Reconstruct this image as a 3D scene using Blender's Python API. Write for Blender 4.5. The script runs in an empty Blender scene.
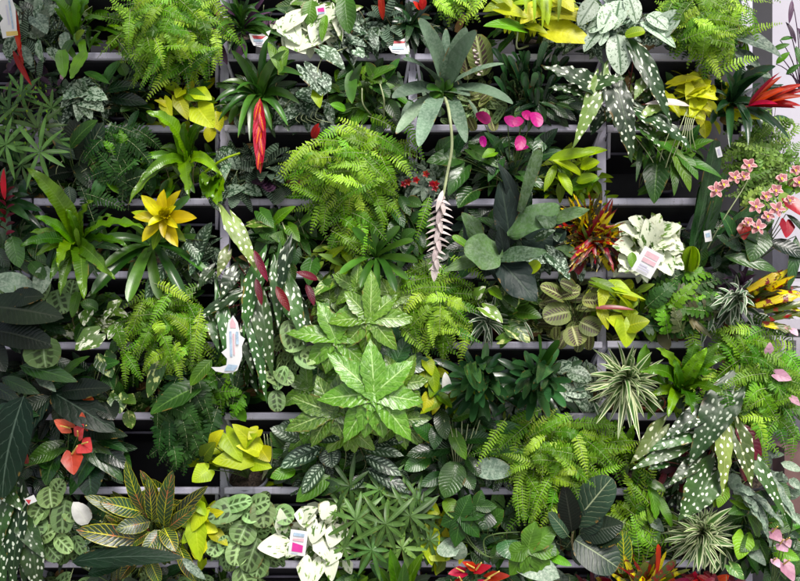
import bpy, math, random, zlib
from mathutils import Vector, Matrix
S = 0.0027            # metres per photo pixel on the rack's front plane
D = 2.45              # camera distance from that plane
scene = bpy.context.scene
COL = scene.collection
def P(x, y, d=0.0):
    """a point of the plant wall: x, y measured on the wall front, d metres out towards the walkway"""
    k = (D - d) / D
    return Vector(((x - 400) * S * k, -d, (290.5 - y) * S * k))
rng = random.Random(5)
# ------------------------------------------------------------------ materials
class NT:
    def __init__(s, name):
        s.m = bpy.data.materials.new(name); s.m.use_nodes = True
        s.t = s.m.node_tree; s.t.nodes.clear()
        s.out = s.t.nodes.new('ShaderNodeOutputMaterial')
    def put(s, sock, v):
        if isinstance(v, bpy.types.NodeSocket): s.t.links.new(v, sock)
        elif isinstance(v, (tuple, list)) and len(v) == 3 and sock.type == 'RGBA': sock.default_value = (*v, 1)
        else: sock.default_value = v
    def m_(s, op, a, b=0.0, c=0.0):
        n = s.t.nodes.new('ShaderNodeMath'); n.operation = op
        s.put(n.inputs[0], a); s.put(n.inputs[1], b); s.put(n.inputs[2], c); return n.outputs[0]
    def mr(s, v, a, b, c=0.0, d=1.0):
        n = s.t.nodes.new('ShaderNodeMapRange'); n.interpolation_type = 'SMOOTHSTEP'
        s.put(n.inputs[0], v); n.inputs[1].default_value = a; n.inputs[2].default_value = b
        n.inputs[3].default_value = c; n.inputs[4].default_value = d; return n.outputs[0]
    def mix(s, f, a, b):
        n = s.t.nodes.new('ShaderNodeMix'); n.data_type = 'RGBA'
        s.put(n.inputs[0], f); s.put(n.inputs[6], a); s.put(n.inputs[7], b); return n.outputs[2]
    def attr(s, name):
        n = s.t.nodes.new('ShaderNodeAttribute'); n.attribute_name = name; return n.outputs['Vector']
    def sep(s, v):
        n = s.t.nodes.new('ShaderNodeSeparateXYZ'); s.put(n.inputs[0], v); return n.outputs
    def comb(s, x, y, z):
        n = s.t.nodes.new('ShaderNodeCombineXYZ'); s.put(n.inputs[0], x); s.put(n.inputs[1], y); s.put(n.inputs[2], z); return n.outputs[0]
    def noise(s, v, scale, det=2.0, rough=0.5):
        n = s.t.nodes.new('ShaderNodeTexNoise'); s.put(n.inputs['Vector'], v)
        n.inputs['Scale'].default_value = scale; n.inputs['Detail'].default_value = det
        n.inputs['Roughness'].default_value = rough; return n.outputs['Fac']
    def vor(s, v, scale, rnd=1.0, dim='3D'):
        n = s.t.nodes.new('ShaderNodeTexVoronoi'); n.voronoi_dimensions = dim; s.put(n.inputs['Vector'], v)
        n.inputs['Scale'].default_value = scale; n.inputs['Randomness'].default_value = rnd; return n.outputs['Distance']
    def bump(s, h, strength=0.4, dist=0.002):
        n = s.t.nodes.new('ShaderNodeBump'); s.put(n.inputs['Height'], h)
        n.inputs['Strength'].default_value = strength; n.inputs['Distance'].default_value = dist; return n.outputs[0]
    def finish(s, col, rough=0.4, nrm=None, trans=0.0, coat=0.0, metal=0.0, spec=0.5, tcol=None):
        b = s.t.nodes.new('ShaderNodeBsdfPrincipled')
        s.put(b.inputs['Base Color'], col); s.put(b.inputs['Roughness'], rough); s.put(b.inputs['Metallic'], metal)
        b.inputs['Specular IOR Level'].default_value = spec
        b.inputs['Coat Weight'].default_value = coat; b.inputs['Coat Roughness'].default_value = 0.25
        if nrm: s.t.links.new(nrm, b.inputs['Normal'])
        o = b.outputs[0]
        if trans > 0:
            tr = s.t.nodes.new('ShaderNodeBsdfTranslucent'); s.put(tr.inputs[0], tcol if tcol is not None else col)
            mx = s.t.nodes.new('ShaderNodeMixShader'); mx.inputs[0].default_value = trans
            s.t.links.new(o, mx.inputs[1]); s.t.links.new(tr.outputs[0], mx.inputs[2]); o = mx.outputs[0]
        s.t.links.new(o, s.out.inputs[0]); return s.m

def leafmat(name, dark, light, vein=None, vs=0.5, nv=9, vk=2.0, pat=None, pc=None, pc2=None, rough=0.36,
            back=None, edge=None, edgew=0.7, trans=0.16, coat=0.1, bumps=0.5, mid=0.06, ps=1.0, amt=0.5, rv=0.85, fernk=False):
    bumps *= .75; dark = tuple(.62 * x for x in dark)
    t = NT(name)
    u, v, r = t.sep(t.attr('luv')); met = t.attr('met')
    U = t.m_('ABSOLUTE', u)
    c = t.mix(t.mr(r, 0, 1), dark, light)
    c = t.mix(t.mr(t.noise(met, 22, 3), .32, .7, 0, .55), c, tuple(0.55 * x for x in dark))
    c = t.mix(t.mr(v, 0.55, 1.0, 0, .3), c, light)
    wob = t.m_('MULTIPLY', t.noise(met, 45, 2, .5), .9)
    ph = t.m_('ADD', t.m_('SUBTRACT', t.m_('MULTIPLY', v, nv), t.m_('MULTIPLY', U, vk)), wob)
    saw = t.m_('MULTIPLY', t.m_('PINGPONG', ph, 0.5), 2.0)          # 0 on a side vein, 1 between two
    vn = t.m_('MULTIPLY', t.mr(saw, 0.0, 0.16, 1, 0), t.mr(U, .75, 1.0, 1, .1)); md = t.mr(U, mid * .5, mid * 1.6, 1, 0)
    n1 = t.noise(met, 60 * ps, 3, .6); n2 = t.noise(met, 150 * ps, 2, .6)
    # --- the patterns of each species
    if pat == 'dots':
        sm = t.sep(met); q2 = t.comb(t.m_('ADD', sm[0], t.m_('MULTIPLY', sm[2], .37)), t.m_('ADD', t.m_('MULTIPLY', sm[1], .75), t.m_('MULTIPLY', sm[2], .11)), 0.0)
        dd = t.m_('ADD', t.vor(q2, 58 * ps, .7, '2D'), t.m_('MULTIPLY', t.m_('SUBTRACT', t.noise(met, 90, 1, .5), .5), .5))
        c = t.mix(t.mr(dd, amt * .26, amt * .40, 1, 0), c, pc)
    elif pat == 'silver':       # scattered silver blotches
        f = t.m_('MULTIPLY', t.mr(n2, .52 - .15 * (amt - .5), .58 - .15 * (amt - .5)), t.mr(U, .02, .15))
        c = t.mix(t.m_('MULTIPLY', f, .85), c, pc)
        c = t.mix(t.mr(n1, .5, .7, 0, .55 * amt), c, pc)
    elif pat == 'patch':        # irregular variegation, large patches running along the leaf
        n3 = t.noise(t.comb(t.m_('MULTIPLY', t.sep(met)[0], 2.2), t.sep(met)[1], t.sep(met)[2]), 38 * ps, 4, .6)
        c = t.mix(t.mr(n3, .52 - amt * .2 + .07, .55 - amt * .2 + .12), c, pc)
    elif pat == 'maranta':      # dark blotches between the side veins
        f = t.m_('MULTIPLY', t.mr(saw, .34, .44), t.m_('MULTIPLY', t.mr(U, .12, .18), t.mr(U, .46, .58, 1, 0)))
        c = t.mix(t.m_('MULTIPLY', t.m_('MULTIPLY', f, t.mr(v, .08, .16)), .9), c, pc)
    elif pat == 'herring':      # silver feathering on each side of the midrib
        f = t.m_('MULTIPLY', t.mr(saw, .35, .6), t.m_('MULTIPLY', t.mr(U, .12, .25), t.mr(U, .62, .85, 1, 0)))
        f = t.m_('MULTIPLY', f, t.mr(n2, .40, .5))
        c = t.mix(t.m_('MULTIPLY', f, .85), c, pc)
    elif pat == 'edge':         # pale margins
        c = t.mix(t.mr(t.m_('ADD', U, t.m_('MULTIPLY', t.m_('SUBTRACT', n1, .5), .2)), edgew - .08, edgew + .06), c, pc)
        c = t.mix(t.mr(t.m_('PINGPONG', t.m_('MULTIPLY', U, 5.0), .5), 0, .12, .35, 0), c, pc)
    elif pat == 'centre':
        c = t.mix(t.mr(t.m_('ADD', U, t.m_('MULTIPLY', t.m_('SUBTRACT', n1, .5), .5)), edgew - .1, edgew + .1, 1, 0), c, pc)
    elif pat == 'croton':       # bright veins, blotchy
        f = t.m_('MAXIMUM', t.mr(saw, .03, .17, 1, 0), t.mr(U, mid, mid * 1.8, 1, 0))
        f = t.m_('MULTIPLY', f, t.mr(n1, .3, .45))
        vc = t.mix(t.mr(t.noise(met, 16, 2), .48, .62), pc, pc2 or pc)
        c = t.mix(f, c, vc)
        f = t.mr(U, .9, .96); c = t.mix(t.m_('MULTIPLY', f, .7), c, pc)
    elif pat == 'mix':          # each leaf its own mix of the three colours
        nn = t.noise(met, 26 * ps, 3, .6)
        c = t.mix(t.mr(t.m_('ADD', nn, t.m_('MULTIPLY', t.m_('SUBTRACT', r, .5), .5)), .45, .55), c, pc)
        if pc2: c = t.mix(t.mr(t.noise(met, 47 * ps, 3, .6), .55, .6), c, pc2)
    elif pat == 'bands':
        f = t.m_('PINGPONG', t.m_('ADD', t.m_('MULTIPLY', v, nv), n1), .5)
        c = t.mix(t.mr(f, .18, .34, 0, amt), c, pc)
    elif pat == 'frost':
        c = t.mix(t.mr(t.m_('ADD', n2, t.m_('MULTIPLY', n1, .5)), .6, .95, .05, amt), c, pc)
    if vein is not None:
        c = t.mix(t.m_('MULTIPLY', vn, vs * .5), c, vein); c = t.mix(t.m_('MULTIPLY', md, vs), c, vein)
    # worn tip and specks
    c = t.mix(t.m_('MULTIPLY', t.mr(v, .97, 1.0), t.mr(t.m_('FRACT', t.m_('MULTIPLY', r, 7.3)), .6, .7)), c, (.16, .09, .03))
    c = t.mix(t.mr(t.noise(met, 240, 2, .7), .72, .78, 0, .5), c, (.12, .10, .05))
    if not fernk: c = t.mix(t.m_('MULTIPLY', t.mr(U, .8, .98), t.m_('MULTIPLY', t.mr(t.noise(met, 30, 3, .6), .58, .64), .7)), c, (.20, .13, .04))
    br = t.m_('ADD', t.m_('MULTIPLY', t.m_('FRACT', t.m_('MULTIPLY', r, 13.7)), rv), 1.0 - rv * .5)
    hs = t.t.nodes.new('ShaderNodeHueSaturation'); t.put(hs.inputs['Value'], br); t.put(hs.inputs['Color'], c); hs.inputs['Saturation'].default_value = 1.12
    t.put(hs.inputs['Hue'], t.m_('ADD', t.m_('MULTIPLY', t.m_('FRACT', t.m_('MULTIPLY', r, 5.1)), .03), .485)); c = hs.outputs[0]
    if back is not None:
        g = t.t.nodes.new('ShaderNodeNewGeometry'); c = t.mix(g.outputs['Backfacing'], c, back)
    h = t.m_('ADD', t.m_('MULTIPLY', t.mr(saw, 0, .7), .7), t.m_('MULTIPLY', n1, 1.2))
    h = t.m_('SUBTRACT', h, t.m_('MULTIPLY', md, .8))
    rg = t.m_('ADD', t.m_('MULTIPLY', n1, .16), rough - .06)
    return t.finish(c, rg, t.bump(h, bumps), trans=trans, coat=coat if max(light) > .06 else coat * .4, spec=(.32 if rough > .35 else .5) if max(light) > .06 else .22)

M = {}
def L_(k, *a, **kw): M[k] = leafmat('leaf_' + k, *a, **kw)
L_('green', (.026, .085, .014), (.075, .19, .03), vein=(.16, .3, .08), vs=.35)
L_('mid', (.02, .065, .016), (.05, .13, .028), vein=(.12, .24, .08), vs=.3, rough=.3)
L_('bright', (.075, .21, .02), (.17, .36, .045), vein=(.28, .45, .12), vs=.35, rough=.38)
L_('bird', (.06, .19, .015), (.19, .39, .04), vein=(.22, .36, .10), vs=.35, nv=26, vk=1.0, rough=.28, coat=.25, bumps=.35, mid=.05)
L_('brom', (.04, .12, .02), (.10, .22, .045), nv=3, vk=0, rough=.28, bumps=.15, coat=.2)
L_('bromdark', (.014, .05, .018), (.05, .13, .045), nv=3, vk=0, rough=.2, bumps=.15, coat=.35)
L_('grey', (.10, .18, .115), (.20, .30, .19), nv=3, vk=0, rough=.5, bumps=.2, pat='frost', pc=(.34, .42, .33), amt=.35, coat=0, trans=.05)
L_('zebra', (.015, .03, .02), (.03, .05, .03), nv=12, vk=0, pat='bands', pc=(.16, .23, .16), amt=.8, rough=.4)
L_('dark', (.008, .03, .012), (.028, .075, .025), vein=(.08, .16, .07), vs=.3, rough=.26, coat=.2)
L_('rubber', (.004, .011, .005), (.014, .026, .012), vein=(.06, .07, .05), vs=.4, rough=.3, coat=.25, trans=.03, nv=16)
L_('fig', (.012, .034, .018), (.036, .075, .042), vein=(.28, .33, .2), vs=.75, rough=.42, trans=.04, nv=9, vk=2.2, mid=.035)
L_('aloc', (.007, .026, .012), (.022, .056, .026), vein=(.14, .2, .15), vs=.45, rough=.42, trans=.04, nv=7, mid=.04)
L_('stag', (.04, .095, .035), (.12, .23, .075), vein=(.15, .22, .12), vs=.2, rough=.5, pat='frost', pc=(.2, .27, .2), amt=.4, nv=4, coat=0)
L_('stagdark', (.018, .035, .03), (.045, .075, .055), vein=(.1, .14, .1), vs=.25, rough=.5, nv=5, coat=0)
L_('lime', (.34, .50, .04), (.60, .72, .09), vein=(.72, .78, .12), vs=.3, rough=.42, trans=.3, bumps=.3, rv=.25)
L_('yellow', (.52, .58, .04), (.74, .76, .10), vein=(.85, .82, .15), vs=.3, rough=.42, trans=.3, bumps=.3, rv=.25)
L_('limegreen', (.16, .32, .015), (.38, .54, .03), vein=(.5, .62, .12), vs=.3, rough=.42, trans=.28, bumps=.3)
FK = dict(rv=.7, fernk=True, nv=2, vk=0, rough=.45, trans=.25, bumps=.1, coat=0)
L_('fernlime', (.17, .38, .03), (.50, .76, .14), **FK)
L_('ferngreen', (.08, .25, .02), (.27, .53, .08), **FK)
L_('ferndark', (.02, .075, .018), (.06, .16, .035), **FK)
L_('fernbrown', (.05, .09, .03), (.2, .17, .08), **FK)
L_('airy', (.16, .33, .06), (.34, .5, .14), **FK)
L_('beg', (.014, .042, .012), (.05, .115, .03), pat='dots', pc=(.60, .66, .54), rough=.36, back=(.12, .012, .018), amt=.58, ps=1.22, nv=7, vk=1.2, bumps=.3, vein=(.1, .16, .08), vs=.3, trans=.06)
L_('beglight', (.09, .15, .04), (.2, .28, .08), pat='dots', pc=(.80, .84, .62), rough=.4, back=(.22, .06, .05), amt=.58, ps=1.15, nv=7, vk=1.2, bumps=.3, vein=(.25, .3, .12), vs=.4, trans=.12)
L_('maroon', (.09, .006, .015), (.17, .015, .03), vein=(.2, .05, .05), vs=.4, rough=.4, trans=.15)
L_('scin', (.022, .06, .03), (.055, .11, .05), pat='silver', pc=(.42, .52, .42), amt=.6, rough=.45, nv=3, bumps=.2)
L_('scinsilver', (.10, .18, .10), (.17, .27, .14), pat='silver', pc=(.52, .62, .50), amt=1.4, rough=.48, nv=3, bumps=.2, vein=(.06, .13, .06), vs=.8, mid=.09)
L_('njoy', (.10, .22, .035), (.2, .34, .07), pat='patch', pc=(.72, .76, .60), amt=1.1, rough=.42, nv=3, bumps=.2, rv=.2)
L_('njoygreen', (.10, .22, .035), (.2, .34, .07), pat='patch', pc=(.80, .83, .66), amt=.45, rough=.42, nv=3, bumps=.2, rv=.3)
L_('varieg', (.06, .15, .03), (.13, .27, .05), pat='patch', pc=(.58, .66, .28), amt=.25, rough=.35, nv=6, ps=1.2)
L_('mara', (.20, .34, .12), (.34, .50, .22), pat='maranta', pc=(.03, .05, .015), rough=.5, nv=4.6, vk=1.0, vein=(.42, .56, .32), vs=.6, mid=.05, bumps=.5, coat=0)
L_('marared', (.13, .17, .05), (.24, .28, .09), pat='maranta', pc=(.05, .02, .03), rough=.5, nv=9, vk=2.4, vein=(.5, .5, .28), vs=.6, mid=.08, coat=0)
L_('croton', (.012, .04, .01), (.04, .10, .02), pat='croton', pc=(.50, .50, .06), pc2=(.55, .2, .1), rough=.28, nv=11, vk=2, coat=.3, mid=.04)
L_('crotonred', (.04, .04, .012), (.08, .07, .02), pat='mix', pc=(.26, .01, .012), pc2=(.50, .36, .02), rough=.28, coat=.3, nv=5)
L_('crotonyel', (.08, .13, .015), (.2, .2, .02), pat='mix', pc=(.70, .56, .03), pc2=(.20, .02, .012), rough=.28, coat=.3, nv=5)
L_('spider', (.05, .14, .03), (.12, .25, .06), pat='edge', pc=(.72, .76, .50), edgew=.55, nv=2, vk=0, rough=.4, bumps=.1)
L_('dracwhite', (.04, .1, .04), (.09, .19, .08), pat='edge', pc=(.7, .74, .62), edgew=.62, nv=2, vk=0, rough=.4, bumps=.1)
L_('aglao', (.014, .04, .02), (.04, .085, .035), pat='herring', pc=(.38, .48, .36), rough=.28, nv=9, vk=1.6, vein=(.1, .2, .1), vs=.2, coat=.2)
L_('aglaolight', (.06, .13, .07), (.1, .18, .09), pat='silver', pc=(.42, .52, .4), amt=.9, rough=.36, nv=9)
L_('fatsia', (.06, .17, .015), (.16, .32, .04), vein=(.45, .6, .25), vs=.8, pat='frost', pc=(.36, .56, .14), amt=.3, rv=.35, rough=.28, coat=.3, nv=7, vk=1.5, mid=.06, bumps=.9)
L_('dry', (.16, .09, .03), (.30, .20, .09), vein=(.12, .07, .03), vs=.4, rough=.7, trans=.1, coat=0, nv=6)
L_('fatsiadark', (.02, .085, .03), (.05, .15, .045), vein=(.14, .28, .12), vs=.5, rough=.26, coat=.3, nv=7, vk=1.5, mid=.07, bumps=.9)
L_('palm', (.06, .14, .035), (.15, .28, .08), nv=2, vk=0, rough=.42, bumps=.15, vein=(.2, .33, .12), vs=.3)
L_('spath', (.02, .075, .018), (.06, .155, .03), vein=(.10, .2, .06), vs=.3, rough=.24, coat=.3, nv=12, vk=2.2, bumps=.9)
L_('anth', (.022, .085, .02), (.055, .15, .03), vein=(.14, .26, .08), vs=.45, rough=.26, coat=.3, nv=6)
L_('purple', (.05, .02, .05), (.12, .06, .11), rough=.45)
L_('silverleaf', (.10, .17, .12), (.2, .29, .2), pat='frost', pc=(.45, .52, .42), amt=.6, rough=.45, vein=(.3, .4, .3), vs=.5)
PK = dict(nv=3, vk=1, rough=.4, trans=.2, bumps=.35, rv=.3)
L_('spear', (.60, .012, .006), (.78, .03, .01), pat='centre', pc=(.85, .30, .04), edgew=.22, rough=.3, trans=.15, coat=.3, nv=8, vk=2, bumps=.6, rv=.2)
L_('redbract', (.45, .006, .01), (.64, .012, .018), vein=(.7, .12, .03), vs=.2, **PK)
L_('yelbract', (.80, .66, .03), (.88, .80, .10), vein=(.6, .45, .02), vs=.3, **PK)
L_('pinkbract', (.78, .66, .65), (.84, .76, .73), vein=(.5, .3, .26), vs=.3, **PK)
L_('magenta', (.50, .01, .20), (.68, .05, .33), **PK)
L_('pinkpale', (.66, .33, .45), (.78, .52, .62), **PK)
L_('coral', (.78, .09, .07), (.85, .22, .17), vein=(.6, .04, .03), vs=.4, coat=.5, **PK)
L_('redanth', (.48, .004, .012), (.62, .01, .02), coat=.5, **PK)
L_('whitepet', (.74, .74, .70), (.84, .84, .80), vein=(.6, .65, .5), vs=.2, **PK)
L_('orchid', (.62, .18, .22), (.76, .40, .42), pat='edge', pc=(.82, .58, .56), edgew=.72, **PK)
def plain(name, col, rough=.5, var=.3, scale=40, bump=.2, metal=0, coat=0, spec=.5, col2=None):
    t = NT(name); tc = t.t.nodes.new('ShaderNodeTexCoord').outputs['Object']
    n = t.noise(tc, scale, 5, .6); n2 = t.noise(tc, scale * .2, 3)
    c = t.mix(t.mr(n, .3, .75, 0, 1), tuple(x * (1 - var) for x in col), col2 or tuple(min(1, x * (1 + var * .5)) for x in col))
    c = t.mix(t.mr(n2, .45, .7, 0, .45), c, tuple(x * .6 for x in col))
    return t.finish(c, t.mr(n2, .2, .8, rough - .08, rough + .12), t.bump(n, bump, .002), metal=metal, coat=coat, spec=spec)
M['stem'] = plain('stem_green', (.12, .2, .05), .45, .4)
M['stemdark'] = plain('stem_dark', (.05, .06, .025), .5, .4)
M['stemred'] = plain('stem_red', (.2, .03, .03), .4, .3)
M['stemtan'] = plain('stem_tan', (.3, .25, .12), .6, .4)
M['stempale'] = plain('stem_pale', (.42, .48, .25), .5, .3)
M['spadix'] = plain('spadix_yellow', (.75, .55, .12), .5, .2, 300, .6)
M['potdark'] = plain('pot_dark_plastic', (.02, .018, .034), .38, .3, 20)
M['potblue'] = plain('pot_blue_plastic', (.035, .045, .10), .38, .3, 20)
M['potgrey'] = plain('pot_grey_plastic', (.25, .26, .32), .4, .3, 20)
M['terra'] = plain('pot_terracotta', (.36, .10, .05), .6, .3, 60)
M['soil'] = plain('soil', (.035, .022, .014), .9, .8, 160, 1.0, col2=(.10, .07, .05))
def rackmat():
    t = NT('rack_lilac_plastic'); g = t.t.nodes.new('ShaderNodeNewGeometry').outputs['Position']
    n = t.noise(g, 9, 5, .65); n2 = t.noise(g, 120, 4, .7)
    st = t.noise(t.comb(t.m_('MULTIPLY', t.sep(g)[0], 60), t.sep(g)[1], t.m_('MULTIPLY', t.sep(g)[2], 4)), 1.0, 3)
    c = t.mix(t.mr(n, .35, .7), (.66, .64, .78), (.50, .48, .61))
    c = t.mix(t.mr(st, .55, .75, 0, .45), c, (.10, .09, .12))
    c = t.mix(t.mr(n2, .62, .7, 0, .7), c, (.06, .045, .035))
    return t.finish(c, t.mr(n, .3, .7, .38, .6), t.bump(n2, .15))
M['rack'] = rackmat()
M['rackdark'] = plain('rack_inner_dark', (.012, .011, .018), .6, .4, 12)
M['paper'] = plain('tag_card', (.80, .80, .80), .45, .05, 30, .05)
M['inkpink'] = plain('tag_ink_pink', (.70, .04, .33), .5, .2)
M['inkblue'] = plain('tag_ink_blue', (.45, .60, .75), .5, .3, 90)
M['inkyel'] = plain('tag_ink_yellow', (.75, .55, .15), .5, .2)
M['inkred'] = plain('tag_ink_red', (.55, .05, .06), .5, .2)
M['inkgreen'] = plain('tag_ink_green', (.10, .3, .08), .5, .2)
M['inkpale'] = plain('tag_ink_pale_pink', (.78, .5, .55), .5, .2)
# ------------------------------------------------------------------ mesh builder
class MB:
    def __init__(s): s.v = []; s.f = []; s.a = []; s.b = []; s.fm = []; s.mats = []
    def slot(s, m):
        if m not in s.mats: s.mats.append(m)
        return s.mats.index(m)
    def build(s, name, parent=None, origin=Vector((0, 0, 0)), smooth=True):
        if not s.v: return None
        me = bpy.data.meshes.new(name)
        me.from_pydata([(p[0] - origin[0], p[1] - origin[1], p[2] - origin[2]) for p in s.v], [], s.f)
        for k in s.mats: me.materials.append(M[k])
        me.polygons.foreach_set('material_index', s.fm)
        me.polygons.foreach_set('use_smooth', [smooth] * len(s.f))
        for nm, dat in (('luv', s.a), ('met', s.b)):
            at = me.attributes.new(nm, 'FLOAT_VECTOR', 'POINT')
            at.data.foreach_set('vector', [c for q in dat for c in q])
        me.update()
        o = bpy.data.objects.new(name, me); COL.objects.link(o)
        if parent: o.parent = parent
        else: o.location = origin
        return o
    def add(s, vs, fs, mat, a=None, b=None):
        n = len(s.v); k = s.slot(mat); s.v += vs; s.f += [tuple(i + n for i in f) for f in fs]
        s.fm += [k] * len(fs)
        s.a += a or [(0, 0, .5)] * len(vs); s.b += b or [tuple(p) for p in vs]
    def box(s, c, sz, mat, rot=None, bev=0.0):
        x, y, z = (q / 2 for q in sz)
        if bev:   # chamfered along x: octagon section
            b = bev; sec = [(-y, -z + b), (-y, z - b), (-y + b, z), (y - b, z), (y, z - b), (y, -z + b), (y - b, -z), (-y + b, -z)]
            vs = [Vector((sx, p, q)) for sx in (-x, x) for p, q in sec]
            fs = [(i, (i + 1) % 8, 8 + (i + 1) % 8, 8 + i) for i in range(8)] + [tuple(range(7, -1, -1)), tuple(range(8, 16))]
            fs = [tuple(reversed(f)) for f in fs]
        else:
            vs = [Vector((i, j, k)) for i in (-x, x) for j in (-y, y) for k in (-z, z)]
            fs = [(0, 1, 3, 2), (4, 6, 7, 5), (0, 4, 5, 1), (2, 3, 7, 6), (0, 2, 6, 4), (1, 5, 7, 3)]
        if rot: vs = [rot @ p for p in vs]
        s.add([p + Vector(c) for p in vs], fs, mat)
    def tube(s, pts, r0, r1, mat, n=5, cap=True):
        if 3 <= len(pts) <= 5:
            q = [pts[0] * 2 - pts[1]] + list(pts) + [pts[-1] * 2 - pts[-2]]; o = []
            for i in range(1, len(q) - 2):
                for k in range(5):
                    t = k / 5; a, b, c, d = q[i - 1:i + 3]
                    o.append((b * 2 + (c - a) * t + (a * 2 - b * 5 + c * 4 - d) * t * t + (b * 3 - a - c * 3 + d) * t ** 3) * .5)
            pts = o + [q[-2]]
        m = len(pts); vs = []; fs = []
        for i, p in enumerate(pts):
            t = (pts[min(i + 1, m - 1)] - pts[max(i - 1, 0)]).normalized()
            a = t.cross(Vector((.3, -1, .2))).normalized(); b = t.cross(a)
            r = r0 + (r1 - r0) * i / max(1, m - 1)
            vs += [p + (a * math.cos(q * 2 * math.pi / n) + b * math.sin(q * 2 * math.pi / n)) * r for q in range(n)]
        for i in range(m - 1):
            fs += [(i * n + q, i * n + (q + 1) % n, (i + 1) * n + (q + 1) % n, (i + 1) * n + q) for q in range(n)]
        if cap: fs.append(tuple(range((m - 1) * n, m * n)))
        s.add(vs, fs, mat)
def bez(a, c, b, t): return a * ((1 - t) ** 2) + c * (2 * t * (1 - t)) + b * (t * t)
def bezpts(a, c, b, n): return [bez(a, c, b, i / n) for i in range(n + 1)]
# half width of a leaf along its length, 1 at the widest
def prof(shape, v):
    if shape == 'lance': return (v ** .75) * ((1 - v) ** .9) / .335
    if shape == 'ovate': return (v ** .55) * ((1 - v) ** .75) / .415
    if shape == 'oval': return math.sqrt(max(0, 1 - (2 * v - 1) ** 2)) ** .9
    if shape == 'obov': return (v ** .9) * ((1 - v) ** .42) / .425
    if shape == 'strap': return min(1, .5 + v * 2.2) * (max(0, 1 - v ** 3.5)) ** .8
    if shape == 'broadstrap': return min(1, .5 + v * 1.2) * (max(0, 1 - v ** 4.5)) ** .62
    if shape == 'band': return min(1, .55 + v * 3) * (max(0, 1 - v ** 9)) ** .5
    if shape == 'spoon': return min(1, .45 + v * .6) * (max(0, 1 - v ** 7)) ** .6
    if shape == 'taper': return (1 - v) ** .8 * min(1, .8 + v)
    if shape == 'lobe': return (.62 + .38 * math.sin(min(1, v / .5) * math.pi / 2) ** 1.8) * (max(0, 1 - max(0, (v - .42) / .58) ** 1.55)) if v < 1 else 0
    if shape in ('heart', 'arrow'): return (.62 + 1.55 * v - 1.2 * v * v if v < .3 else (1 - v) ** .72 * 1.27) if v < 1 else 0
    if shape == 'angel': return (.55 + 2.0 * v if v < .2 else .95 * (1 - ((v - .2) / .8) ** 1.35)) if v < 1 else 0
    return math.sin(math.pi * v)
HALF = 0.5
def leaf(mb, B, T, w, shape, mat, bow=.14, up=.0, fold=.22, wave=0.0, roll=0.0, face=(0, -1, .55), seg=8, cols=4, rnd=None, asym=0.0, wf=5.0, R=rng, curl=0.0, serr=0.0):
    """one leaf blade from B to T; w = full width in metres"""
    ax = T - B; L = ax.length
    if L < 1e-5: return
    f = Vector(face) + Vector((R.uniform(-.3, .3), 0, R.uniform(-.25, .25)))
    n0 = (f - ax * (f.dot(ax) / (L * L))).normalized()
    C = (B + T) * .5 + n0 * (bow * L) + Vector((0, 0, up * L))
    rnd = R.random() if rnd is None else rnd; ph = R.uniform(0, 6.3); sd = R.uniform(0, 60)
    vs = []; A = []; Bm = []
    hw = w * .5
    if shape in ('heart', 'arrow', 'angel'): cols = max(cols, 6); seg = max(seg, 10)
    back = {'heart': .24, 'arrow': .42, 'angel': .26}.get(shape, 0)
    blunt = shape in ('strap', 'spoon', 'band', 'broadstrap', 'oval', 'obov')
    for i in range(seg + 1):
        v = i / seg
        if blunt: v = 1 - (1 - v) ** 1.7 if shape != 'oval' else .5 - .5 * math.cos(math.pi * v)
        p = bez(B, C, T, v); t = ((C - B) * (2 * (1 - v)) + (T - C) * (2 * v))
        t = t.normalized() if t.length > 1e-7 else ax.normalized()
        n = (n0 + f * .25); n = (n - t * n.dot(t)); n = n.normalized() if n.length > 1e-4 else n0
        a = roll + curl * (v - .3)
        sdv = t.cross(n); sdv = (sdv * math.cos(a) + n * math.sin(a)); n = sdv.cross(t)
        h = hw * max(0.0, prof(shape, v)) * (1 + serr * (1 if i % 2 else -1)) if i < seg else 0
        for j in range(cols + 1):
            c = -1 + 2 * j / cols; hh = h * (1 + asym * (1 if c > 0 else -1) * (1 - v * .7))
            off = sdv * (c * hh) + n * (fold * abs(c) ** 1.3 * hh)
            if wave: off += n * (wave * hw * c * c * math.sin(v * wf * 6.28 + ph + (1.3 if c > 0 else 0)))
            if back: off += t * (-back * L * (1 - v) ** 4 * math.sin(2.55 * abs(c)) * (1 + asym * (1.5 if c > 0 else -1.2)))
            vs.append(p + off); A.append((c, v, rnd)); Bm.append((c * hh, v * L, sd))
    k = cols + 1
    fs = [(i * k + j, i * k + j + 1, (i + 1) * k + j + 1, (i + 1) * k + j) for i in range(seg) for j in range(cols)]
    mb.add(vs, fs, mat, A, Bm)
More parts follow.
